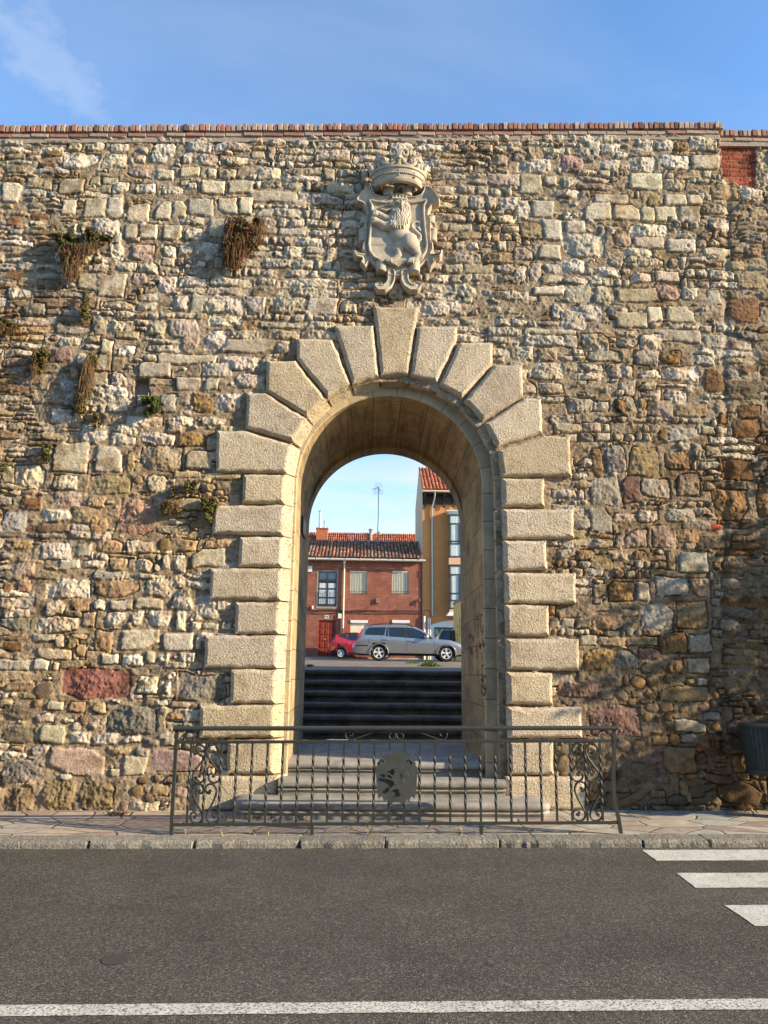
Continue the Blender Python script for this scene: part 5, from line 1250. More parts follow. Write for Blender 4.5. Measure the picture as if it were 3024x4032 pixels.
# wall with real openings: cut the facade into strips between the openings
def facade(mb, X0, X1, Z0_, Z1_, holes, y0, y1):
    xs_ = sorted({X0, X1, *[h[0] for h in holes], *[h[1] for h in holes]}); zs_ = sorted({Z0_, Z1_, *[h[2] for h in holes], *[h[3] for h in holes]})
    for a, b in zip(xs_[:-1], xs_[1:]):
        run = None
        for c, d_ in zip(zs_[:-1], zs_[1:]):
            solid = not any(h[0]-1e-6 <= a and b <= h[1]+1e-6 and h[2]-1e-6 <= c and d_ <= h[3]+1e-6 for h in holes)
            if solid: run = [c, d_] if run is None else [run[0], d_]
            if (not solid or d_ == zs_[-1]) and run: mb.box(a, b, y0, y1, *run); run = None
facade(mb, x0, x1, zg-.4, zw, [w1, w2, w3, dr, l2, l3], HY, HY+.3)
mb.box(x0, x1, HY+.3, HY+8, zg-.4, zw-.01)
bw = mb.build('wall', M_rb, bh)
mb = MB(); mb.box(x0, x1, HY-.06, HY-.002, zg-.4, H_(500, 1738).z); mb.build('plinth', mat('plinth_stone', (.36, .33, .28), rough=.9, var=.3, vs=4), bh)
M_arch = mat('arch_brick', (.34, .12, .07), rough=.9, var=.35, vs=9)
for (cx_, yz, wz) in ((284, 1436, 190), (545, 1436, 190), (886, 1436, 190)):
    mb = MB(); a0, a1 = H_(cx_-wz/2, 1440), H_(cx_+wz/2, 1392); n = 15
    for i in range(n):
        t = (i+.5)/n*2-1; x = (a0.x+a1.x)/2+t*(a1.x-a0.x)/2*.93; k_ = random.uniform(.7, 1.2); hz_ = (a1.z-a0.z)
        zb_ = H_(cx_, 1432).z+.01-.10*t*t; ax = Vector((math.cos(t*.35), 0, -math.sin(t*.35))); az = Vector((math.sin(t*.35), 0, math.cos(t*.35)))
        mb.obox((x, HY-.001, zb_+hz_*.42), ax, Vector((0, 1, 0)), az, .034, .012, hz_*.36)
    mb.build('arch_bricks', M_arch, bh)
zeve, zrdg = H_(600, 925, HY-.35).z, H_(600, 786, HY+3.6).z
BT = [(.36, .155, .085), (.27, .125, .075), (.21, .11, .075), (.44, .18, .09), (.32, .22, .15), (.18, .105, .075)]
rf = tiled('roof', bh, x0, H_(1062, 925).x, HY-.40, zeve, HY+3.6, zrdg, .225, 9, BT)
mb = MB(); mb.add([(x0, HY-.3, zeve-.06), (x1+.1, HY-.3, zeve-.06), (x1+.1, HY+3.6, zrdg-.06), (x0, HY+3.6, zrdg-.06), (x1+.1, HY+8, zeve-.1), (x0, HY+8, zeve-.1)], [(0, 1, 2, 3), (3, 2, 4, 5)])
mb.box(x0, x1, HY-.25, HY+.05, zw-.02, zw+.10); mb.build('eaves', mat('eaves_plaster', (.34, .28, .22), rough=.9, var=.25), bh)
mb = MB(); gzt = H_(600, 932, HY-.45).z; gx1 = H_(1092, 938, HY-.45).x
mb.tube([(x0, HY-.47, gzt-.05), (gx1, HY-.47, gzt-.08)], .075, 10)
for i in range(14): xx = x0+(gx1-x0)*(i+.5)/14; mb.box(xx-.012, xx+.012, HY-.555, HY-.30, gzt-.15, gzt+.03)
mb.build('gutter', mat('gutter', (.50, .46, .38), rough=.5, var=.1), bh, smooth=True)
dp = H_(428, 950, HY-.1); db = H_(428, 1500, HY-.1); de = H_(428, 1545, HY-.1)
mb = MB(); mb.tube([(dp.x, HY-.40, gzt-.1), (dp.x, HY-.14, dp.z-.25), (dp.x, HY-.10, dp.z-.45), (dp.x, HY-.10, db.z)], .052, 10); mb.lathe((dp.x, HY-.30, dp.z-.08), [(.04, -.12), (.085, -.02), (.085, .1), (.03, .12)], 10)
mb.build('downpipe', M_cream, bh, smooth=True)
mb = MB(); mb.tube([(dp.x, HY-.10, db.z-.002), (dp.x, HY-.10, zg)], .05, 10); mb.build('downpipe', mat('rusty_pipe', (.16, .07, .04), rough=.8, var=.3), bh, smooth=True)
def framebars(mb, x0_, x1_, z0_, z1_, y, vx, hz_, t=.035, d=.05):
    for x in (x0_+t/2, x1_-t/2, *vx): mb.box(x-t/2, x+t/2, y, y+d, z0_, z1_)
    for z in (z0_+t/2, z1_-t/2, *hz_): mb.box(x0_, x1_, y+.004, y+d-.004, z-t/2, z+t/2)
# glazed window
wn = None
mb = MB(); framebars(mb, w1[0], w1[1], w1[2], w1[3], HY+.02, [(w1[0]+w1[1])/2], [H_(0, y).z for y in (1106, 1175, 1246)], .075, .06); wn = mb.build('window', M_dark, bh)
mb = MB(); mb.box(w1[0]+.01, w1[1]-.01, HY+.06, HY+.066, w1[2]+.01, w1[3]-.01); mb.build('pane', M_glass, wn)
mb = MB()
zc0 = H_(0, 1128).z
for sx0, sx1 in ((w1[0]+.08, (w1[0]+w1[1])/2-.05), ((w1[0]+w1[1])/2+.05, w1[1]-.08)):
    n = 26
    for z_0, z_1 in ((w1[2]+.16, H_(0, 1252).z), (H_(0, 1240).z, H_(0, 1180).z), (H_(0, 1168).z, zc0)):
        R = [[(sx0+(sx1-sx0)*i/n, HY+.052+.008*math.sin(i*2.1), zq) for i in range(n+1)] for zq in (z_0, z_1)]; mb.rings(R, False, False)
mb.build('curtain', M_curt, wn)
mb = MB(); M_rail = mat('grille_iron', (.05, .045, .04), rough=.6, var=0)
for i in range(9): x = w1[0]+(w1[1]-w1[0])*i/8; mb.tube([(x, HY-.03, w1[2]+.02), (x, HY-.03, H_(0, 1200).z)], .009, 4)
mb.tube([(w1[0], HY-.03, H_(0, 1200).z), (w1[1], HY-.03, H_(0, 1200).z)], .012, 4); mb.build('balcony_rail', M_rail, wn)
mb = MB()
for a, b, c, d_ in ((w1[0]-.10, w1[0]-.001, w1[2]-.1, w1[3]+.06), (w1[1]+.001, w1[1]+.08, w1[2]-.1, w1[3]+.06), (w1[0], w1[1], w1[2]-.13, w1[2]-.001), (w1[0], w1[1], w1[3]+.001, w1[3]+.06)): mb.box(a, b, HY-.012, HY+.02, c, d_)
mb.build('window_surround', mat('render_band', (.30, .24, .18), rough=.9, var=.2), bh)
for wq in (w2, w3):
    mb = MB(); n = 24; zz_ = np.linspace(wq[2], wq[3]-.08, n)
    R = []
    for i in range(n): R.append([(wq[0], HY+.09+.006*(i % 2), zz_[i]), (wq[1], HY+.09+.006*(i % 2), zz_[i])])
    mb.rings(R, False, False); mb.box(wq[0], wq[1], HY+.03, HY+.14, wq[3]-.085, wq[3]-.002)
    wn = mb.build('window', M_cream, bh)
    wn['label'] = 'upstairs window with closed cream shutter and iron bars'
    mb = MB()
    for i in range(7): x = wq[0]+.07+(wq[1]-wq[0]-.14)*i/6; mb.tube([(x, HY+.015, wq[2]+.02), (x, HY+.015, wq[3]-.09)], .013, 5)
    for zq in (wq[2]+.16, wq[2]+.03): mb.tube([(wq[0]-.04, HY-.02, zq), (wq[1]+.04, HY-.02, zq)], .010, 4)
    mb.build('bars', M_rail, wn)
for lq, yb_ in ((l2, 0), (l3, 0)):
    mb = MB(); n = 40; zz_ = np.linspace(lq[2], lq[3]-.1, n); R = [[(lq[0], HY+.07+.008*(i % 2), zz_[i]), (lq[1], HY+.07+.008*(i % 2), zz_[i])] for i in range(n)]
    mb.rings(R, False, False); wn = mb.build('window', M_cream, bh); wn['label'] = 'street level window with closed roller shutter'
    mb = MB(); mb.box(lq[0]-.01, lq[1]+.01, HY-.06, HY+.12, lq[3]-.16, lq[3]+.02); mb.build('shutter_box', M_white, wn, bevel=.01)
# door
M_door = mat('door_paint', (.24, .035, .014), rough=.45, var=.15, vs=4)
mb = MB(); mb.box(dr[0], dr[1], HY+.10, HY+.16, dr[2], dr[3]); dW, dH = dr[1]-dr[0], dr[3]-dr[2]
for i in range(3):
    for j in range(5):
        xa_, xb_ = dr[0]+dW*(.10+.29*i), dr[0]+dW*(.10+.29*i+.22); za, zb2 = dr[2]+dH*(.04+.185*j), dr[2]+dH*(.04+.185*j+.145)
        mb.bbox(xa_, xb_, HY+.075, HY+.099, za, zb2, .02)
dob = mb.build('door', M_door, bh)
mb = MB(); mb.lathe((dr[0]+dW*.38, HY+.099, dr[2]+dH*.46), [(.03, 0), (.03, .02), (.045, .05), (.001, .06)], 10, 'y'); mb.build('handle', M_zinc, dob)
# number plate 14
np0, np1 = H_(266, 1422), H_(299, 1393)
mb = MB(); mb.box(np0.x, np1.x, HY-.03, HY-.014, np0.z, np1.z); pln = mb.build('number_plate', M_white, bh)
mb = MB(); W_, Hh = np1.x-np0.x, np1.z-np0.z
def seg(a, b, c, d_): mb.box(np0.x+W_*a, np0.x+W_*b, HY-.036, HY-.031, np0.z+Hh*c, np0.z+Hh*d_)
seg(.24, .36, .18, .84); seg(.15, .24, .66, .76); seg(.70, .82, .18, .84); seg(.50, .90, .36, .46); seg(.50, .60, .46, .84)
mb.build('digits', M_dark, pln)
# meter boxes, wall lamp, cables
for q, nm in (((374, 1423, 407, 1382), 'meter_box'), ((683, 1298, 710, 1258), 'junction_box'), ((160, 1345, 174, 1318), 'cable_box')):
    a, b = H_(q[0], q[1]), H_(q[2], q[3]); mb = MB(); mb.bbox(a.x, b.x, HY-.12, HY-.002, a.z, b.z, .02)
    mb.build(nm, M_cream if nm != 'junction_box' else mat('old_box', (.20, .15, .09), rough=.8), bh)
mb = MB(); a = H_(1036, 1275); mb.lathe((a.x, HY-.12, a.z), [(.02, -.18), (.07, -.1), (.075, .06), (.03, .12), (.001, .13)], 12); mb.box(a.x-.02, a.x+.02, HY-.1, HY, a.z+.05, a.z+.1); b = H_(1036, 1305); mb.tube([(a.x, HY-.08, a.z-.15), (b.x, HY-.08, b.z-.1)], .015, 5)
mb.build('wall_lamp', M_dark, bh, smooth=True)
M_cable = mat('cable', (.06, .035, .028), rough=.8, var=0); mb = MB()
for pts in ([(140,1352),(250,1360),(330,1352),(430,1356),(520,1364),(640,1356),(760,1360),(900,1356),(1060,1360),(1100,1352),(1126,1372),(1130,1410)], [(140,1372),(260,1382),(400,1372),(520,1376),(700,1380),(860,1376),(1000,1378),(1068,1380),(1079,1402)], [(160,1358),(300,1346),(420,1362),(560,1352),(700,1362)]):
    mb.tube(catmull([H_(x, y, HY-.05) for x, y in pts], 4), .020, 5)
mb.build('cable', M_cable, bh, smooth=True)
mb = MB()
for x, y0z, y1z, r_ in ((1079, 1402, 1560, .075), (1113, 1420, 1600, .04), (1127, 1418, 1600, .04)):
    a, b = H_(x, y0z, HY-.1), H_(x, y1z, HY-.1); mb.tube([(a.x, HY-.1, a.z), (b.x, HY-.1, zg)], r_, 8)
cnd = mb.build('cable_conduit', M_white, bh, smooth=True)
# street sign edge at the far left
a, b = H_(150, 1040), H_(165, 995)
mb = MB(); mb.box(a.x-.5, b.x, HY-.08, HY-.03, a.z, b.z); mb.build('wall_plate', M_white, bh)

# ---- roofs of the house behind, with chimneys
YB2 = HY+9
rh = thing('rear_house', 'house behind with bright orange tiled roof and metal chimney flues', 'house', (0, YB2, 1.4))
z0r, z1r = H_(600, 800, YB2).z-.9, H_(500, 722, YB2+3.5).z
OT = [(.52, .17, .075), (.46, .14, .06), (.56, .21, .10), (.40, .12, .055)]
OT2 = [(.44, .13, .07), (.36, .11, .06), (.48, .17, .09), (.28, .09, .055)]
xj = H_(645, 760, YB2).x
tiled('roof', rh, -11, xj-.1, YB2, z0r, YB2+3.5, z1r, .17, 9, OT2); tiled('roof', rh, xj+.1, 8, YB2+.02, z0r+.01, YB2+3.5, z1r-.02, .17, 9, OT)
mb = MB(); mb.box(-11, 8, YB2+.2, YB2+7, 1.2, z0r-.05); mb.build('wall', mat('rear_plaster', (.40, .33, .25), rough=.9), rh)
mb = MB(); mb.tube([(xj, YB2, z0r+.1), (xj, YB2+3.5, z1r+.08)], .11, 8); mb.col = (1, 1, 1); mb.build('ridge_strip', mat('grey_mortar', (.3, .26, .22)), rh)
for (q0, q1, br_) in (((200, 742), (293, 692), True),):
    a, b = H_(*q0, YB2+2.2), H_(*q1, YB2+2.2); mb = MB(); mb.box(a.x, b.x, YB2+1.8, YB2+2.5, a.z-.6, b.z-.04); mb.box(a.x-.05, b.x+.05, YB2+1.75, YB2+2.55, b.z-.04, b.z+.05)
    ch = mb.build('chimney', mat('chimney_brick', (.42, .14, .06), rough=.9, var=.2), rh)
    for xz, yt, yb_, r_ in ((231, 550, 690, .16), (268, 635, 690, .13)):
        t, bt = H_(xz, yt, YB2+2.1), H_(xz, yb_, YB2+2.1); mb = MB(); mb.tube([(t.x, YB2+2.1, bt.z-.05), (t.x, YB2+2.1, t.z)], r_*.75, 12)
        mb.lathe((t.x, YB2+2.1, t.z+.05), [(r_*1.25, -.02), (r_*1.25, 0), (.01, .07)], 12); mb.tube([(t.x, YB2+2.1, t.z), (t.x, YB2+2.1, t.z+.05)], .03, 6); mb.build('flue', mat('steel_flue', (.55, .55, .54), rough=.3, metal=.9, var=.1), ch, smooth=True)
for xz, y0z, y1z, r_ in ((648, 690, 745, .20), (714, 712, 740, .12)):
    a, b = H_(xz, y1z, YB2+3.3), H_(xz, y0z, YB2+3.3); mb = MB(); mb.lathe((a.x, YB2+3.3, 0), [(r_, a.z-.2), (r_, b.z-.12), (r_*1.25, b.z-.1), (r_*1.25, b.z-.03), (r_, b.z), (.01, b.z)], 12); mb.build('chimney', mat('pale_pot', (.42, .38, .33)), rh)

# ---- TV aerial on a mast
YA = HY+2.9; a = H_(693, 815, YA); t = H_(706, 350, YA)
ae = thing('tv_aerial', 'tall thin television aerial mast rising from the brown tiled roof', 'aerial', (a.x, YA, a.z))
M_al = mat('aerial_metal', (.25, .26, .27), rough=.4, metal=.6, var=0)
mb = MB(); m2_ = H_(704, 580, YA); mb.tube([(a.x, YA, a.z-.3), (m2_.x, YA, m2_.z), (t.x, YA, t.z)], .028, 6); mb.tube([H_(686, 822, YA-.3), H_(700, 795, YA)], .015, 5); mb.build('mast', M_al, ae)
mb = MB()
for (q0, q1) in (((672, 312), (738, 322)), ((668, 365), (740, 400))):
    p, q = H_(*q0, YA), H_(*q1, YA)
    for i in range(6): f = i/5; mb.tube([(p.x+(q.x-p.x)*f, YA+.1, p.z), (p.x+(q.x-p.x)*f, YA+.1, q.z if q.z < p.z else p.z-.5)], .006, 4)
    for i in range(5): f = i/4; zq = p.z+((H_(q0[0], q0[1]+38, YA).z)-p.z)*f; mb.tube([(p.x, YA+.1, zq), (q.x, YA+.1, zq)], .006, 4)
mb.build('reflector', M_al, ae)
mb = MB(); mb.tube([H_(655, 366, YA), H_(712, 352, YA)], .022, 5)
for i in range(6): p = H_(660+i*8, 365-i*2, YA); mb.tube([p+Vector((0, -.14, 0)), p+Vector((0, .14, 0))], .008, 4)
mb.tube([H_(700, 345, YA), H_(715, 372, YA)], .05, 6); mb.build('boom', M_al, ae)

# ---- ochre apartment house
OY = HY-.05
oh = thing('ochre_house', 'tall ochre plastered house with orange tiles, dark wooden eaves and bay windows', 'house', (4, OY, 1.4))
def O_(x, y, dy=0): return at(*z1(x, y), OY+dy)
M_och = mat('ochre_plaster', (.54, .225, .075), rough=.92, var=.10, vs=1.5, bump=.3, bs=30, bd=.004)
M_gab = mat('gable_plaster', (.56, .44, .29), rough=.92, var=.06, vs=1.5)
ox0 = O_(1064, 900).x; ox1 = ox0+12; oze = O_(1100, 372).z; yr_ = OY+3.2; zr_i = at(*z1(1034, 190), yr_).z
mb = MB(); facade(mb, ox0+.001, ox1, 1.0, oze-.02, [], OY, OY+.3); mb.build('wall', M_och, oh)
mb = MB(); pts = [(OY+.001, 1.0), (OY+.001, oze-.02), (yr_, zr_i-.05), (OY+6.6, oze-.1), (OY+6.6, 1.0)]
mb.add([(ox0, y, z) for y, z in pts]+[(ox0+.3, y, z) for y, z in pts], [(0, 1, 2, 3, 4), (9, 8, 7, 6, 5)]+[(i, (i+1) % 5, (i+1) % 5+5, i+5) for i in range(5)]); mb.build('gable_wall', M_gab, oh)
tiled('roof', oh, ox0-.02, ox1, OY-.55, O_(1100, 366, -.55).z, yr_, zr_i, .235, 10, [(.56, .19, .085), (.50, .155, .065), (.60, .23, .11), (.46, .14, .07)])
mb = MB(); mb.add([(ox0, yr_, zr_i-.04), (ox1, yr_, zr_i-.04), (ox1, OY+6.8, oze-.1), (ox0, OY+6.8, oze-.1)], [(0, 1, 2, 3)]); mb.build('rear_roof', mat('rear_tile', (.45, .16, .08)), oh)
mb = MB(); g0 = O_(1075, 380, -.6); mb.tube([(ox0-.05, OY-.62, g0.z), (ox1, OY-.62, g0.z)], .07, 8); mb.build('gutter', M_gab, oh, smooth=True)
M_wood = mat('dark_wood', (.045, .026, .02), rough=.7, var=.2)
mb = MB(); za = O_(0, 392).z; mb.box(ox0-.02, ox1, OY-.50, OY-.002, za-.02, za+.10); mb.box(ox0, ox1, OY-.10, OY-.002, O_(0, 470).z, za-.02)
for i in range(30):
    x = ox0+.08+i*.62
    if x > ox1: break
    mb.box(x, x+.14, OY-.46, OY-.11, za-.16, za-.022); mb.box(x, x+.14, OY-.30, OY-.11, za-.34, za-.162); mb.box(x, x+.14, OY-.16, OY-.101, O_(0, 500).z, za-.342)
mb.build('eaves_brackets', M_wood, oh)
mb = MB(); pts = [O_(1165, 372, -.6), O_(1166, 410, -.58), O_(1160, 450, -.35), O_(1144, 510, -.10), O_(1143, 700, -.08), O_(1146, 1400, -.08)]
mb.tube(pts, .055, 10); mb.build('downpipe', M_zinc, oh, smooth=True)
# bay windows
BD = .55; bx0 = O_(1283, 800, -BD).x; bx1 = bx0+2.1
def bay(y0z, y1z, rows, doorlike):
    zt_, zb_ = O_(0, y0z, -BD).z, O_(0, y1z, -BD).z
    mb = MB(); t = .075
    zs_ = [zb_+(zt_-zb_)*r for r in rows]
    xs_ = [bx0+.0, bx0+.72, bx0+1.4, bx1-t]
    for x in xs_: mb.box(x, x+t, OY-BD, OY-BD+.08, zb_, zt_)
    for z in [zb_, *zs_, zt_-t]: mb.box(bx0, bx1, OY-BD+.003, OY-BD+.075, z, z+t)
    for z in [zb_, *zs_, zt_-t]: mb.box(bx0+.003, bx0+.07, OY-BD+.08, OY, z, z+t)
    mb.box(bx0+.10, bx0+.14, OY-BD-.02, OY-BD+.02, zs_[0]+t, zs_[-1]); mb.box(bx0+.60, bx0+.70, OY-BD-.02, OY-BD+.02, zs_[0]+t, zs_[-1])
    f = mb.build('bay_window', M_dark, oh)
    mb = MB(); mb.box(bx0+.03, bx1-.03, OY-BD+.05, OY-BD+.056, zb_+.02, zt_-.02); mb.box(bx0+.03, bx0+.036, OY-BD+.058, OY-.01, zb_+.02, zt_-.02)
    mb.build('pane', mat('bay_glass', (.30, .34, .33), rough=.04, var=0, spec=.8), f)
    mb = MB(); n = 60; R = [[(bx0+.14+(bx1-bx0-.3)*i/n, OY-BD+.045+.004*math.sin(i*1.7), z) for i in range(n+1)] for z in (zb_+.1, zt_-.1)]
    mb.rings(R, False, False); mb.build('curtain', mat('bay_curtain', (.50, .53, .50), rough=.5, var=.12, vs=3, spec=.6), f)
bay(548, 900, [.30, .36, .77], 1); bay(965, 1325, [.18, .34, .77], 1)
M_peach = mat('peach_plaster', (.62, .36, .20), rough=.9, var=.05)
mb = MB(); mb.box(bx0-.02, bx1, OY-BD-.03, OY, O_(0, 960, -BD).z, O_(0, 905, -BD).z); mb.build('bay_panel', M_peach, oh)
mb = MB(); mb.box(bx0+.01, bx1, OY-BD+.01, OY, O_(0, 1350, -BD).z, O_(0, 1328, -BD).z); mb.build('bay_panel', M_peach, oh)
for yz, sg_ in ((548, 1), (1350, -1)):
    mb = MB(); z_ = O_(0, yz, -BD).z
    for k_ in range(4): o_ = .03+.055*k_; mb.box(bx0-o_, bx1+o_, OY-BD-o_, OY, z_+sg_*(.062*k_) if sg_ > 0 else z_-.062*(k_+1), z_+.060*(k_+1) if sg_ > 0 else z_-.062*k_-.002)
    mb.build('bay_moulding', M_white, oh)
# arched white shop front
mb = MB(); a = O_(1130, 1600, -.05); c = O_(1340, 1436, -.05); zsp = O_(1130, 1478, -.05).z; P_ = [(a.x, 1.2), (a.x, zsp)]
for i in range(1, 15): u = i/14; P_.append((a.x+(c.x-a.x)*u, zsp+(c.z-zsp)*math.sin(u*math.pi/2)**.8))
P_ += [(c.x+2.2, zsp), (c.x+2.2, 1.2)]
mb.prism(P_, OY-.06, OY-.002); mb.build('shopfront', M_white, oh)
mb = MB(); a = O_(1165, 1620, -.08); c = O_(1345, 1495, -.08); framebars(mb, a.x, c.x+1, 1.4, c.z, OY-.13, [O_(v_, 1500).x for v_ in (1208, 1252, 1296)], [O_(0, 1540).z], .07, .06)
f = mb.build('shop_window', M_dark, oh)
mb = MB(); mb.box(a.x, c.x+1, OY-.085, OY-.075, 1.4, c.z); mb.build('pane', mat('shop_glass', (.16, .22, .19), rough=.05, var=.2, vs=2, spec=.8), f)

# ---- golden stone garden wall running away on the right
M_gold = mat('golden_stone', (.85, .52, .17), rough=.92, var=.22, vs=2.5, bump=.6, bs=14, bd=.02)
gw = thing('golden_wall', 'golden stone wall corner with sloping cap and dark scrawl behind the silver car', 'wall', (5.14, 34, 1.4))
mb = MB(); mb.box(5.14, 5.6, 24, 34, 1.0, 4.60); mb.build('masonry', M_gold, gw)
mb = MB(); mb.box(5.10, 5.64, 23.95, 34.05, 4.602, 4.70); mb.build('cap', mat('cap_stone', (.30, .26, .2), rough=.9, var=.2), gw)
def gwp(x, y):
    d = ray(*z1(x, y)); t = (5.136-CAM.x)/d.x; return CAM+d*t
for st in ([(1372,1415),(1364,1470),(1372,1500)], [(1380,1440),(1378,1520)], [(1345,1540),(1352,1580),(1346,1610)], [(1384,1580),(1380,1630)], [(1366,1520),(1374,1570)], [(1350,1480),(1354,1500)]):
    mb = MB(); P_ = [gwp(*q) for q in st]; mb.tube(P_, .06, 5, r2=.004, up=(0, 1, .2)); mb.build('graffiti_stroke', M_spray, gw)
# ------------------------------------------------------------------ cars
def carpaint(name, col, metal=.0, coat=.8):
    m = mat(name, col, rough=.32, metal=metal, var=.0, coat=coat, spec=.5); return m
M_tint = mat('car_glass', (.012, .018, .02), rough=.03, var=0, spec=.9)
M_alloy = mat('alloy_wheel', (.62, .61, .58), rough=.4, metal=.15, var=.05)
M_redl = mat('tail_light', (.45, .03, .02), rough=.15, var=0, coat=1); M_orl = mat('indicator', (.6, .22, .05), rough=.15, var=0, coat=1)
M_clear = mat('head_lamp', (.6, .62, .64), rough=.08, metal=.4, var=0, coat=1)
M_trim = mat('black_trim', (.02, .02, .021), rough=.6, var=0); M_chrome = mat('bright_handle', (.7, .7, .7), rough=.2, metal=.9, var=0)
def ip(tab, x): return float(np.interp(x, [t[0] for t in tab], [t[1] for t in tab]))
def car(label, org, yaw, paint, T, flip=False):
    """T: dict of profiles. local x forward, y to the left side, z up; org = ground point of the rear axle centre on the near side"""
    root = thing('parked_car', label, 'car', org, 'cars parked in the square')
    M4 = Matrix.Translation(org) @ Matrix.Rotation(yaw, 4, 'Z')
    def put_(mb, name, m, par=root, smooth=False):
        mb.v = [tuple(M4 @ Vector(p)) for p in mb.v]; return mb.build(name, m, par, smooth)
    L0, L1 = T['x']; W_ = T['w']; xs_ = np.arange(L0, L1+1e-6, .03); xs_[-1] = L1
    def plan(x):                                          # half width tapers at both ends
        a = min(1, (x-L0)/.55); b = min(1, (L1-x)/.95); return W_*(1-.13*(1-math.sqrt(max(0, 1-(1-a)**2)))-.22*(1-math.sqrt(max(0, 1-(1-b)**2))))
    def section(x):
        w_ = plan(x); zb_ = ip(T['bot'], x); zs_ = ip(T['belt'], x); zr_ = max(ip(T['roof'], x), zs_+.012); t = min(1, (zr_-zs_)/.42)
        wr = w_*(.95-.19*t)
        zm = zb_+(zs_-zb_)*.62
        return [(0, zb_+.03), (w_*.86, zb_+.02), (w_*.955, zb_+.05), (w_*.985, zb_+.20), (w_, zm), (w_*.992, zm+(zs_-zm)*.6), (w_*.955, zs_), (wr+.004, zr_-.06*t-.004), (wr-.045, zr_-.015*t), (wr*.55, zr_+.012), (0, zr_+.018)], (w_*.955, zs_, wr+.004, zr_-.06*t-.004)
    secs = [section(x)[0] for x in xs_]; k_ = len(secs[0])
    wheels = T['wheels']; Rw = T['rw']
    mb = MB(); ws = MB()
    for s_ in (1, -1):
        V_ = [(x, s_*y, z) for x, S_2 in zip(xs_, secs) for (y, z) in S_2]; F1 = []; F2 = []
        for i in range(len(xs_)-1):
            for j in range(k_-1):
                f = (i*k_+j, (i+1)*k_+j, (i+1)*k_+j+1, i*k_+j+1); c = sum((Vector(V_[q]) for q in f), Vector())/4
                if any((c.x-wx)**2+(c.z-Rw)**2 < (Rw+.045)**2 for wx in wheels) and abs(c.y) > .35: continue
                glass_ = j >= 8 and any(a < c.x < b for a, b in T['glass'])
                (F2 if glass_ else F1).append(f)
        mb.add(V_, F1); ws.add(V_, F2)
        for i_ in (0, len(xs_)-1): mb.add([(xs_[i_], s_*y, z) for y, z in secs[i_]]+[(xs_[i_], 0, (secs[i_][0][1]+secs[i_][-1][1])/2)], [(j, j+1, k_) for j in range(k_-1)])
    body = put_(mb, 'body', paint, root, True)
    for nm_, sel in (('windscreen', lambda x: x > (L0+L1)/2), ('rear_screen', lambda x: x <= (L0+L1)/2)):
        m_ = MB(); m_.v = list(ws.v); m_.c = list(ws.c); m_.f = [f for f in ws.f if sel(ws.v[f[0]][0])]
        if m_.f:
            us = sorted({i for f in m_.f for i in f}); rm_ = {a: b for b, a in enumerate(us)}
            m_.v = [m_.v[i] for i in us]; m_.c = [m_.c[i] for i in us]; m_.f = [tuple(rm_[i] for i in f) for f in m_.f]
            put_(m_, nm_, M_tint, root, True)
    for wx in wheels:                                     # flared arch lips
        for s_ in (1, -1):
            pts = []; mb = MB()
            for q in range(21):
                a = -.25+(math.pi+.5)*q/20; x = wx+(Rw+.05)*math.cos(a); z = Rw+(Rw+.05)*math.sin(a)
                pts.append((x, s_*(plan(min(max(x, L0), L1))*.99+.004), max(z, ip(T['bot'], x)+.02)))
            mb.tube(pts, T.get('lip', .028), 6)
            put_(mb, 'wheel_arch', T.get('archmat', paint), root, True)
    mb = MB(); mb.box(L0+.25, L1-.3, -W_*.80, W_*.80, .22, .60); mb.box(L0+.3, L1-.5, -W_*.72, W_*.72, .60, .75); put_(mb, 'underbody', M_black, root)
    for wx in wheels:
        for s_ in (1, -1):
            yw = s_*(W_-.13)
            mb = MB(); prf = [(Rw*.66, -.10), (Rw*.93, -.105), (Rw, -.075), (Rw, .075), (Rw*.93, .105), (Rw*.66, .10)]
            mb.rings([[(wx+r_*math.cos(6.2832*q/36), yw+s_*h_, Rw+r_*math.sin(6.2832*q/36)) for q in range(36)] for r_, h_ in prf], True, False); wh = put_(mb, 'wheel', M_black, root, True)
            mb = MB(); Ro = Rw*.665
            mb.rings([[(wx+r_*math.cos(6.2832*q/36), yw+s_*h_, Rw+r_*math.sin(6.2832*q/36)) for q in range(36)] for r_, h_ in ((Ro, .06), (Ro, .103), (Ro*.90, .100), (Ro*.88, .04), (Ro, .03))], True, False)
            ns = T['spokes']
            for q in range(ns):
                a = 6.2832*q/ns+.35; ca, sa = math.cos(a), math.sin(a); P_ = []
                for (r_, hw_, hh) in ((Ro*.12, .030, .075), (Ro*.5, T['sw']*.8, .085), (Ro*.93, T['sw']*1.25, .095)):
                    P_.append([(wx+r_*ca-hw_*sa, yw+s_*hh, Rw+r_*sa+hw_*ca), (wx+r_*ca+hw_*sa, yw+s_*hh, Rw+r_*sa-hw_*ca), (wx+r_*ca+hw_*sa, yw+s_*(hh-.03), Rw+r_*sa-hw_*ca), (wx+r_*ca-hw_*sa, yw+s_*(hh-.03), Rw+r_*sa+hw_*ca)])
                mb.rings(P_)
            mb.rings([[(wx+r_*math.cos(6.2832*q/20), yw+s_*h_, Rw+r_*math.sin(6.2832*q/20)) for q in range(20)] for r_, h_ in ((Ro*.22, .06), (Ro*.22, .092), (Ro*.16, .10), (.002, .10))])
            put_(mb, 'rim', M_alloy, wh)
            mb = MB(); mb.rings([[(wx+Ro*.9*math.cos(6.2832*q/24), yw+s_*h_, Rw+Ro*.9*math.sin(6.2832*q/24)) for q in range(24)] for h_ in (.02, .035)]); put_(mb, 'brake_disc', M_trim, wh)
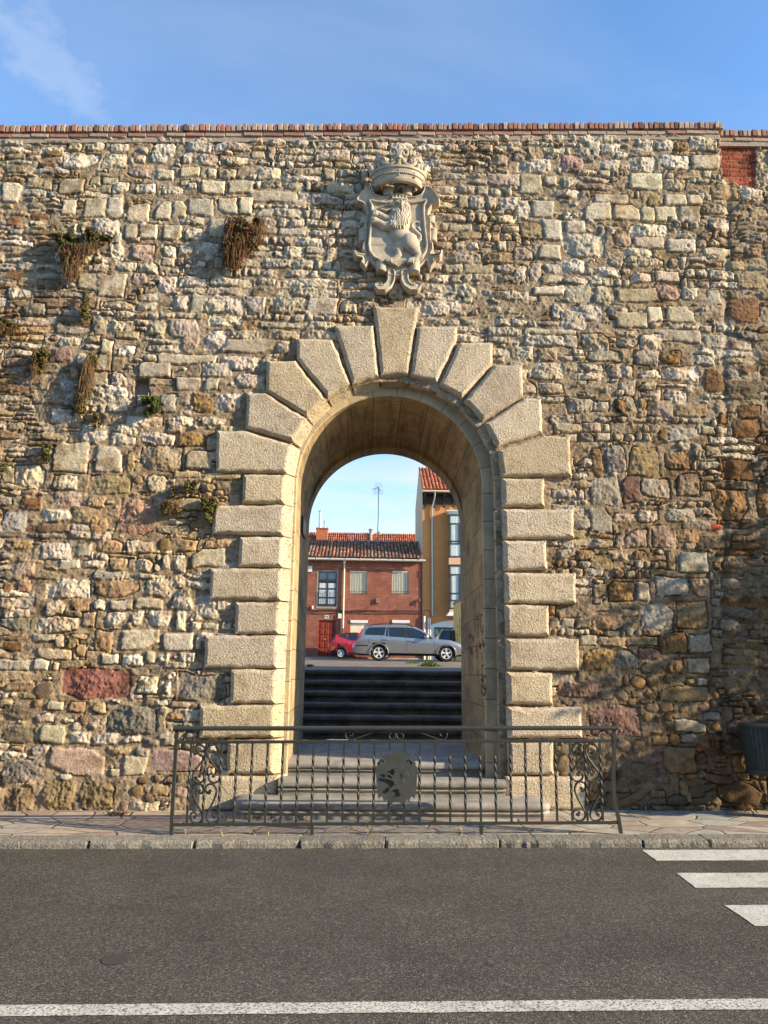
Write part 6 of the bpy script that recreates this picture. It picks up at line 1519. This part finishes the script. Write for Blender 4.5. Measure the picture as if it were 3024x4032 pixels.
    def side(px, name, m, par=root, off=.010, sides=(1, -1)):
        mb = MB()
        for s_ in sides:
            P_ = []
            n = len(px)
            for i in range(n):                            # follow the curved flank
                (xa_, za), (xb_, zb2) = px[i], px[(i+1) % n]; m_ = max(1, int(abs(xb_-xa_)/.12))
                for q in range(m_):
                    x, z = xa_+(xb_-xa_)*q/m_, za+(zb2-za)*q/m_; y0_, zs_, y1_, zr_ = section(x)[1]
                    if z >= zs_: y = y0_+(y1_-y0_)*min(1.1, (z-zs_)/max(.05, zr_-zs_))
                    else:
                        S_2 = section(x)[0][1:7]; y = float(np.interp(z, [q_[1] for q_ in S_2], [q_[0] for q_ in S_2]))
                    P_.append((x, s_*(y+off), z))
            c = sum((Vector(p) for p in P_), Vector())/len(P_); N_ = len(P_)
            b_ = len(mb.v); mb.add(P_+[(p[0], p[1]-s_*.03, p[2]) for p in P_], [tuple(range(N_))]+[(q, (q+1) % N_, (q+1) % N_+N_, q+N_) for q in range(N_)])
        return put_(mb, name, m, par)
    for nm, px, m in T['side']:
        for q_ in (1, -1): side(px, nm, m, sides=(q_,))
    for px in T.get('lines', []):
        for s_ in (1, -1):
            P_ = []; mb = MB()
            for (xa_, za), (xb_, zb2) in zip(px[:-1], px[1:]):
                for q in range(6):
                    x, z = xa_+(xb_-xa_)*q/6, za+(zb2-za)*q/6; S_2 = section(x)[0][1:8]; P_.append((x, s_*(float(np.interp(z, [q_[1] for q_ in S_2], [q_[0] for q_ in S_2]))+.001), z))
            mb.tube(P_, .004, 4); put_(mb, 'panel_gap', M_trim)
    for (x, z) in T.get('handles', []):
        for s_ in (1, -1):
            S_2 = section(x)[0][1:7]; y = float(np.interp(z, [q_[1] for q_ in S_2], [q_[0] for q_ in S_2]))
            mb = MB(); mb.lathe((x, 0, z), [(.001, -.13), (.018, -.11), (.022, 0), (.018, .11), (.001, .13)], 8, 'x'); mb.v = [(p[0], p[1]*.8+s_*(y+.02), p[2]) for p in mb.v]; put_(mb, 'door_handle', M_chrome, root, True)
    if 'mirror' in T:
        x, z = T['mirror']
        for s_ in (1, -1):
            mb = MB(); mb.lathe((x, s_*(W_+.08), z), [(.01, -.075), (.085, -.055), (.105, 0), (.085, .055), (.01, .075)], 14); mb.tube([(x+.04, s_*(W_-.12), z-.03), (x, s_*(W_+.02), z-.03)], .03, 6); put_(mb, 'wing_mirror', paint, root, True)
    if 'rails' in T:
        for s_ in (1, -1):
            P_ = []; mb = MB()
            for x in np.linspace(*T['rails'], 16): P_.append((x, s_*(section(x)[1][2]-.05), ip(T['roof'], x)+.035))
            P_[0] = (P_[0][0], P_[0][1], P_[0][2]-.05); P_[-1] = (P_[-1][0], P_[-1][1], P_[-1][2]-.05); mb.tube(P_, .018, 6)
            put_(mb, 'roof_rail', M_trim, root, True)
    return root
# silver estate: profiles read off its side (metres from the rear axle)
wz = lambda x, y: ((x-708)*.005007, (1775-y)*.005007)
def tabz(pts): return [wz(*p) for p in pts]
EST = dict(x=(wz(494, 0)[0], wz(1456, 0)[0]), w=.89, rw=.325, spokes=5, sw=.042, wheels=(0, wz(1258, 0)[0]), lip=.03,
    bot=tabz([(494,1706),(520,1722),(640,1732),(700,1722),(780,1718),(1180,1722),(1340,1730),(1456,1712)]),
    belt=tabz([(494,1650),(505,1640),(535,1592),(560,1572),(600,1568),(800,1572),(940,1585),(1100,1596),(1180,1596),(1290,1604),(1350,1624),(1400,1650),(1430,1672),(1456,1690)]),
    roof=tabz([(494,1648),(505,1638),(535,1588),(560,1545),(595,1502),(620,1492),(680,1486),(760,1482),(860,1482),(950,1486),(1010,1497),(1060,1520),(1120,1556),(1170,1586),(1185,1594),(1290,1602),(1456,1688)]),
    glass=((wz(1030, 0)[0], wz(1172, 0)[0]), (wz(535, 0)[0], wz(592, 0)[0])),
    side=[('window', tabz([(592,1565),(602,1530),(625,1506),(765,1502),(750,1568)]), M_tint), ('window', tabz([(790,1577),(786,1503),(905,1502),(918,1583)]), M_tint), ('window', tabz([(762,1574),(772,1503),(780,1503),(783,1576)]), M_tint),
          ('window', tabz([(940,1586),(930,1503),(985,1506),(1040,1524),(1110,1565),(1120,1590),(1070,1592)]), M_tint),
          ('window_pillar', tabz([(906,1583),(902,1503),(932,1503),(942,1585)]), M_trim), ('mirror_base', tabz([(1112,1592),(1112,1566),(1150,1592)]), M_trim),
          ('tail_light', tabz([(514,1625),(540,1572),(566,1518),(580,1510),(570,1545),(545,1595),(528,1632)]), M_redl), ('indicator', tabz([(510,1645),(520,1612),(540,1602),(528,1640)]), M_orl),
          ('bumper_strip', tabz([(498,1655),(498,1648),(618,1648),(620,1656)]), M_trim), ('head_lamp', tabz([(1372,1668),(1378,1655),(1425,1682),(1442,1700),(1415,1695)]), M_clear),
          ('fuel_flap', tabz([(636+14*math.cos(a), 1612+15*math.sin(a)) for a in np.linspace(0, 6.28, 19)[:-1]]), None)],
    lines=[tabz([(728,1572),(727,1625),(772,1672)]), tabz([(922,1585),(938,1640),(936,1712)]), tabz([(1124,1594),(1160,1618),(1162,1714)]), tabz([(785,1712),(1160,1718)])],
    handles=[wz(765, 1602), wz(970, 1612)], mirror=wz(1092, 1578), rails=(wz(625, 0)[0], wz(985, 0)[0]))
M_silver = carpaint('silver_paint', (.33, .335, .34), .65)
EST['side'] = [(a, b, c or M_silver) for a, b, c in EST['side']]
CYY = 22.1
g = at(*z1(708, 1775), CYY); org = Vector((g.x, CYY+.89, PLZ(0, CYY+.9)))
car('silver estate car with roof rails parked side on across the gateway view', org, 0.0, M_silver, EST)
# red crossover further back, only its rear half shows
RYY = 36.2; D_ = (at(*z1(396, 1700), RYY)-CAM).dot(Fv); ks = D_/FPX/2.0737
rz = lambda x, y: ((x-396)*ks, (1753-y)*ks)
def tabr(p): return [rz(*q) for q in p]
RED = dict(x=(rz(287, 0)[0], rz(287, 0)[0]+4.35), w=.90, rw=44*ks, spokes=10, sw=.026, wheels=(0, 2.65), lip=.05, archmat=M_trim,
    bot=tabr([(287,1708),(300,1716),(340,1722),(480,1726),(800,1722),(850,1706)]),
    belt=tabr([(287,1665),(300,1632),(318,1612),(350,1578),(400,1590),(470,1606),(540,1608),(640,1606),(720,1622),(850,1690)]),
    roof=tabr([(287,1663),(302,1630),(325,1600),(352,1560),(385,1548),(440,1540),(520,1538),(580,1545),(640,1590),(700,1612),(850,1688)]),
    glass=((rz(318, 0)[0], rz(352, 0)[0]), (rz(582, 0)[0], rz(640, 0)[0])),
    side=[('window', tabr([(448,1598),(452,1560),(470,1551),(530,1550),(536,1604),(500,1604)]), M_tint), ('rear_window', tabr([(372,1574),(392,1560),(440,1556),(446,1594),(410,1582)]), M_tint),
          ('roof_panel', tabr([(360,1562),(388,1550),(440,1543),(530,1541),(530,1549),(450,1555),(392,1560)]), M_trim),
          ('tail_light', tabr([(304,1650),(306,1634),(330,1624),(352,1632),(330,1642)]), M_redl), ('painted_reflection', tabr([(300,1690),(310,1655),(345,1650),(352,1668),(335,1688)]), mat('reflection_red', (.45, .09, .03), rough=.25, var=0, coat=1)),  # orange reflection on the rear corner, put into the colour of a panel
          ('sill', tabr([(430,1718),(428,1698),(460,1700),(640,1700),(640,1720)]), M_trim), ('rear_bumper', tabr([(288,1712),(289,1684),(340,1692),(348,1714)]), M_trim)],
    lines=[tabr([(444,1610),(450,1650),(446,1690)])], handles=[rz(458, 1628)])
g = at(*z1(396, 1753), RYY)
car('red crossover car with black roof half hidden behind the silver car', Vector((g.x, RYY+.9, PLZ(0, RYY))), 0.0, carpaint('red_paint', (.42, .012, .022), .1), RED)
# dark van-like car, its front towards the left
DYY = 33.0; kd = (at(*z1(1250, 1600), DYY)-CAM).dot(Fv)/FPX/2.0737
dz_ = lambda x, y: ((x-1330)*kd, (1762-y)*kd)
def tabd(p): return [dz_(*q) for q in p]
DRK = dict(x=(dz_(1120, 0)[0], dz_(1120, 0)[0]+4.5), w=.92, rw=.34, spokes=8, sw=.03, wheels=(dz_(1120, 0)[0]+.9, dz_(1120, 0)[0]+3.6), lip=.03,
    bot=tabd([(1120,1720),(1500,1730),(1730,1720)]), belt=tabd([(1120,1660),(1140,1625),(1190,1604),(1240,1598),(1500,1596),(1730,1640)]),
    roof=tabd([(1120,1658),(1140,1623),(1190,1600),(1205,1572),(1225,1532),(1236,1522),(1300,1517),(1560,1518),(1640,1530),(1700,1600),(1730,1638)]),
    glass=((dz_(1192, 0)[0], dz_(1232, 0)[0]),), side=[('window', tabd([(1238,1594),(1246,1534),(1310,1532),(1312,1594)]), M_tint), ('window', tabd([(1320,1594),(1320,1532),(1420,1532),(1420,1594)]), M_tint)], lines=[tabd([(1316,1596),(1318,1700)])], handles=[dz_(1350, 1612)])
g = at(*z1(1330, 1762), DYY)
car('dark blue boxy car parked beside the golden wall behind the silver bonnet', Vector((g.x, DYY+.92, PLZ(0, DYY))), 0.0, carpaint('navy_paint', (.012, .018, .035), .2), DRK)
# ------------------------------------------------------------------ unseen tree added right of the frame to cast shade on the wall
tr = thing('added_shade_tree', 'slender leafy tree added out of view beyond the litter bin to shade the lower wall', 'tree', (9.4, -.95, .07))
mb = MB(); mb.tube([(9.4, -.95, 0), (9.42, -.93, 1.2), (9.35, -.95, 2.6), (9.4, -.9, 4.6)], [.13, .11, .09, .03], 10)
rnd = random.Random(3)
for k in range(26):
    z = 1.7+k*.13; a = k*2.4; l = 1.5*math.sin(math.pi*min(1, (k+3)/31)); mb.tube([(9.38, -.94, z), (9.38+math.cos(a)*l*.6, -.94+math.sin(a)*l*.25, z+.35), (9.38+math.cos(a)*l, -.94+math.sin(a)*l*.42, z+.5)], [.035, .022, .008], 6)
mb.build('trunk', mat('bark', (.13, .10, .075), rough=.95, var=.3, vs=12, bump=.7, bs=25, bd=.02), tr, smooth=True)
mb = MB()
subs = [(9.4+rnd.gauss(0, .85), -.95+rnd.gauss(0, .26), rnd.uniform(1.5, 5.0), rnd.uniform(.35, .75)) for k in range(52)]
for i in range(9500):
    sx, sy, sz, sr = rnd.choice(subs); v = Vector((rnd.gauss(0, 1), rnd.gauss(0, .5), rnd.gauss(0, 1))).normalized()*sr*rnd.random()**.5
    k_ = rnd.uniform(.6, 1.3); mb.col = (.055*k_, .085*k_, .02*k_); leaf(mb, Vector((sx, sy, sz))+v, rnd.uniform(.05, .09), rnd)
mb.build('crown', M_leaf, tr)
# ------------------------------------------------------------------ unseen houses added behind the camera to cut the sky light
M_opp = mat('street_plaster', (.30, .24, .18), rough=.9, var=.12, vs=.8)
M_opr = mat('street_tiles', (.26, .12, .07), rough=.9, var=.3, vs=3)
for i, (xa, xb, hh, lb) in enumerate(((-27, -12.1, 8.5, 'low plain unseen house added to block sky light, leftmost of three'), (-12, 3.4, 10.5, 'tall plain unseen house added to block sky light, middle of three'), (3.5, 20, 9.2, 'plain terraced house across the street, rightmost of three'))):
    hs_ = thing('added_house', lb, 'house', ((xa+xb)/2, -17, -.1), 'unseen houses added to block sky light')
    ws_ = []
    for fz in (1.0, 4.2, 7.0):
        if fz+1.9 > hh: continue
        for k in range(5): x = xa+1.4+k*(xb-xa-2.8)/4; ws_.append((x-.5, x+.5, fz, fz+1.6))
    mb = MB(); facade(mb, xa, xb, -.3, hh, ws_, -17.3, -17.0); mb.box(xa, xb, -25, -17.3, -.3, hh-.01); mb.build('wall', M_opp, hs_)
    mb = MB(); mb.add([(xa, -16.6, hh), (xb, -16.6, hh), (xb, -21, hh+2), (xa, -21, hh+2), (xb, -25.4, hh), (xa, -25.4, hh)], [(0, 1, 2, 3), (3, 2, 4, 5), (0, 3, 5), (1, 4, 2)]); mb.build('roof', M_opr, hs_)
    for (a, b, c, d_) in ws_:
        mb = MB(); framebars(mb, a, b, c, d_, -17.2, [(a+b)/2], [], .07, .05); f = mb.build('window', M_white, hs_)
        mb = MB(); mb.box(a, b, -17.2, -17.19, c, d_); mb.build('pane', M_glass, f)
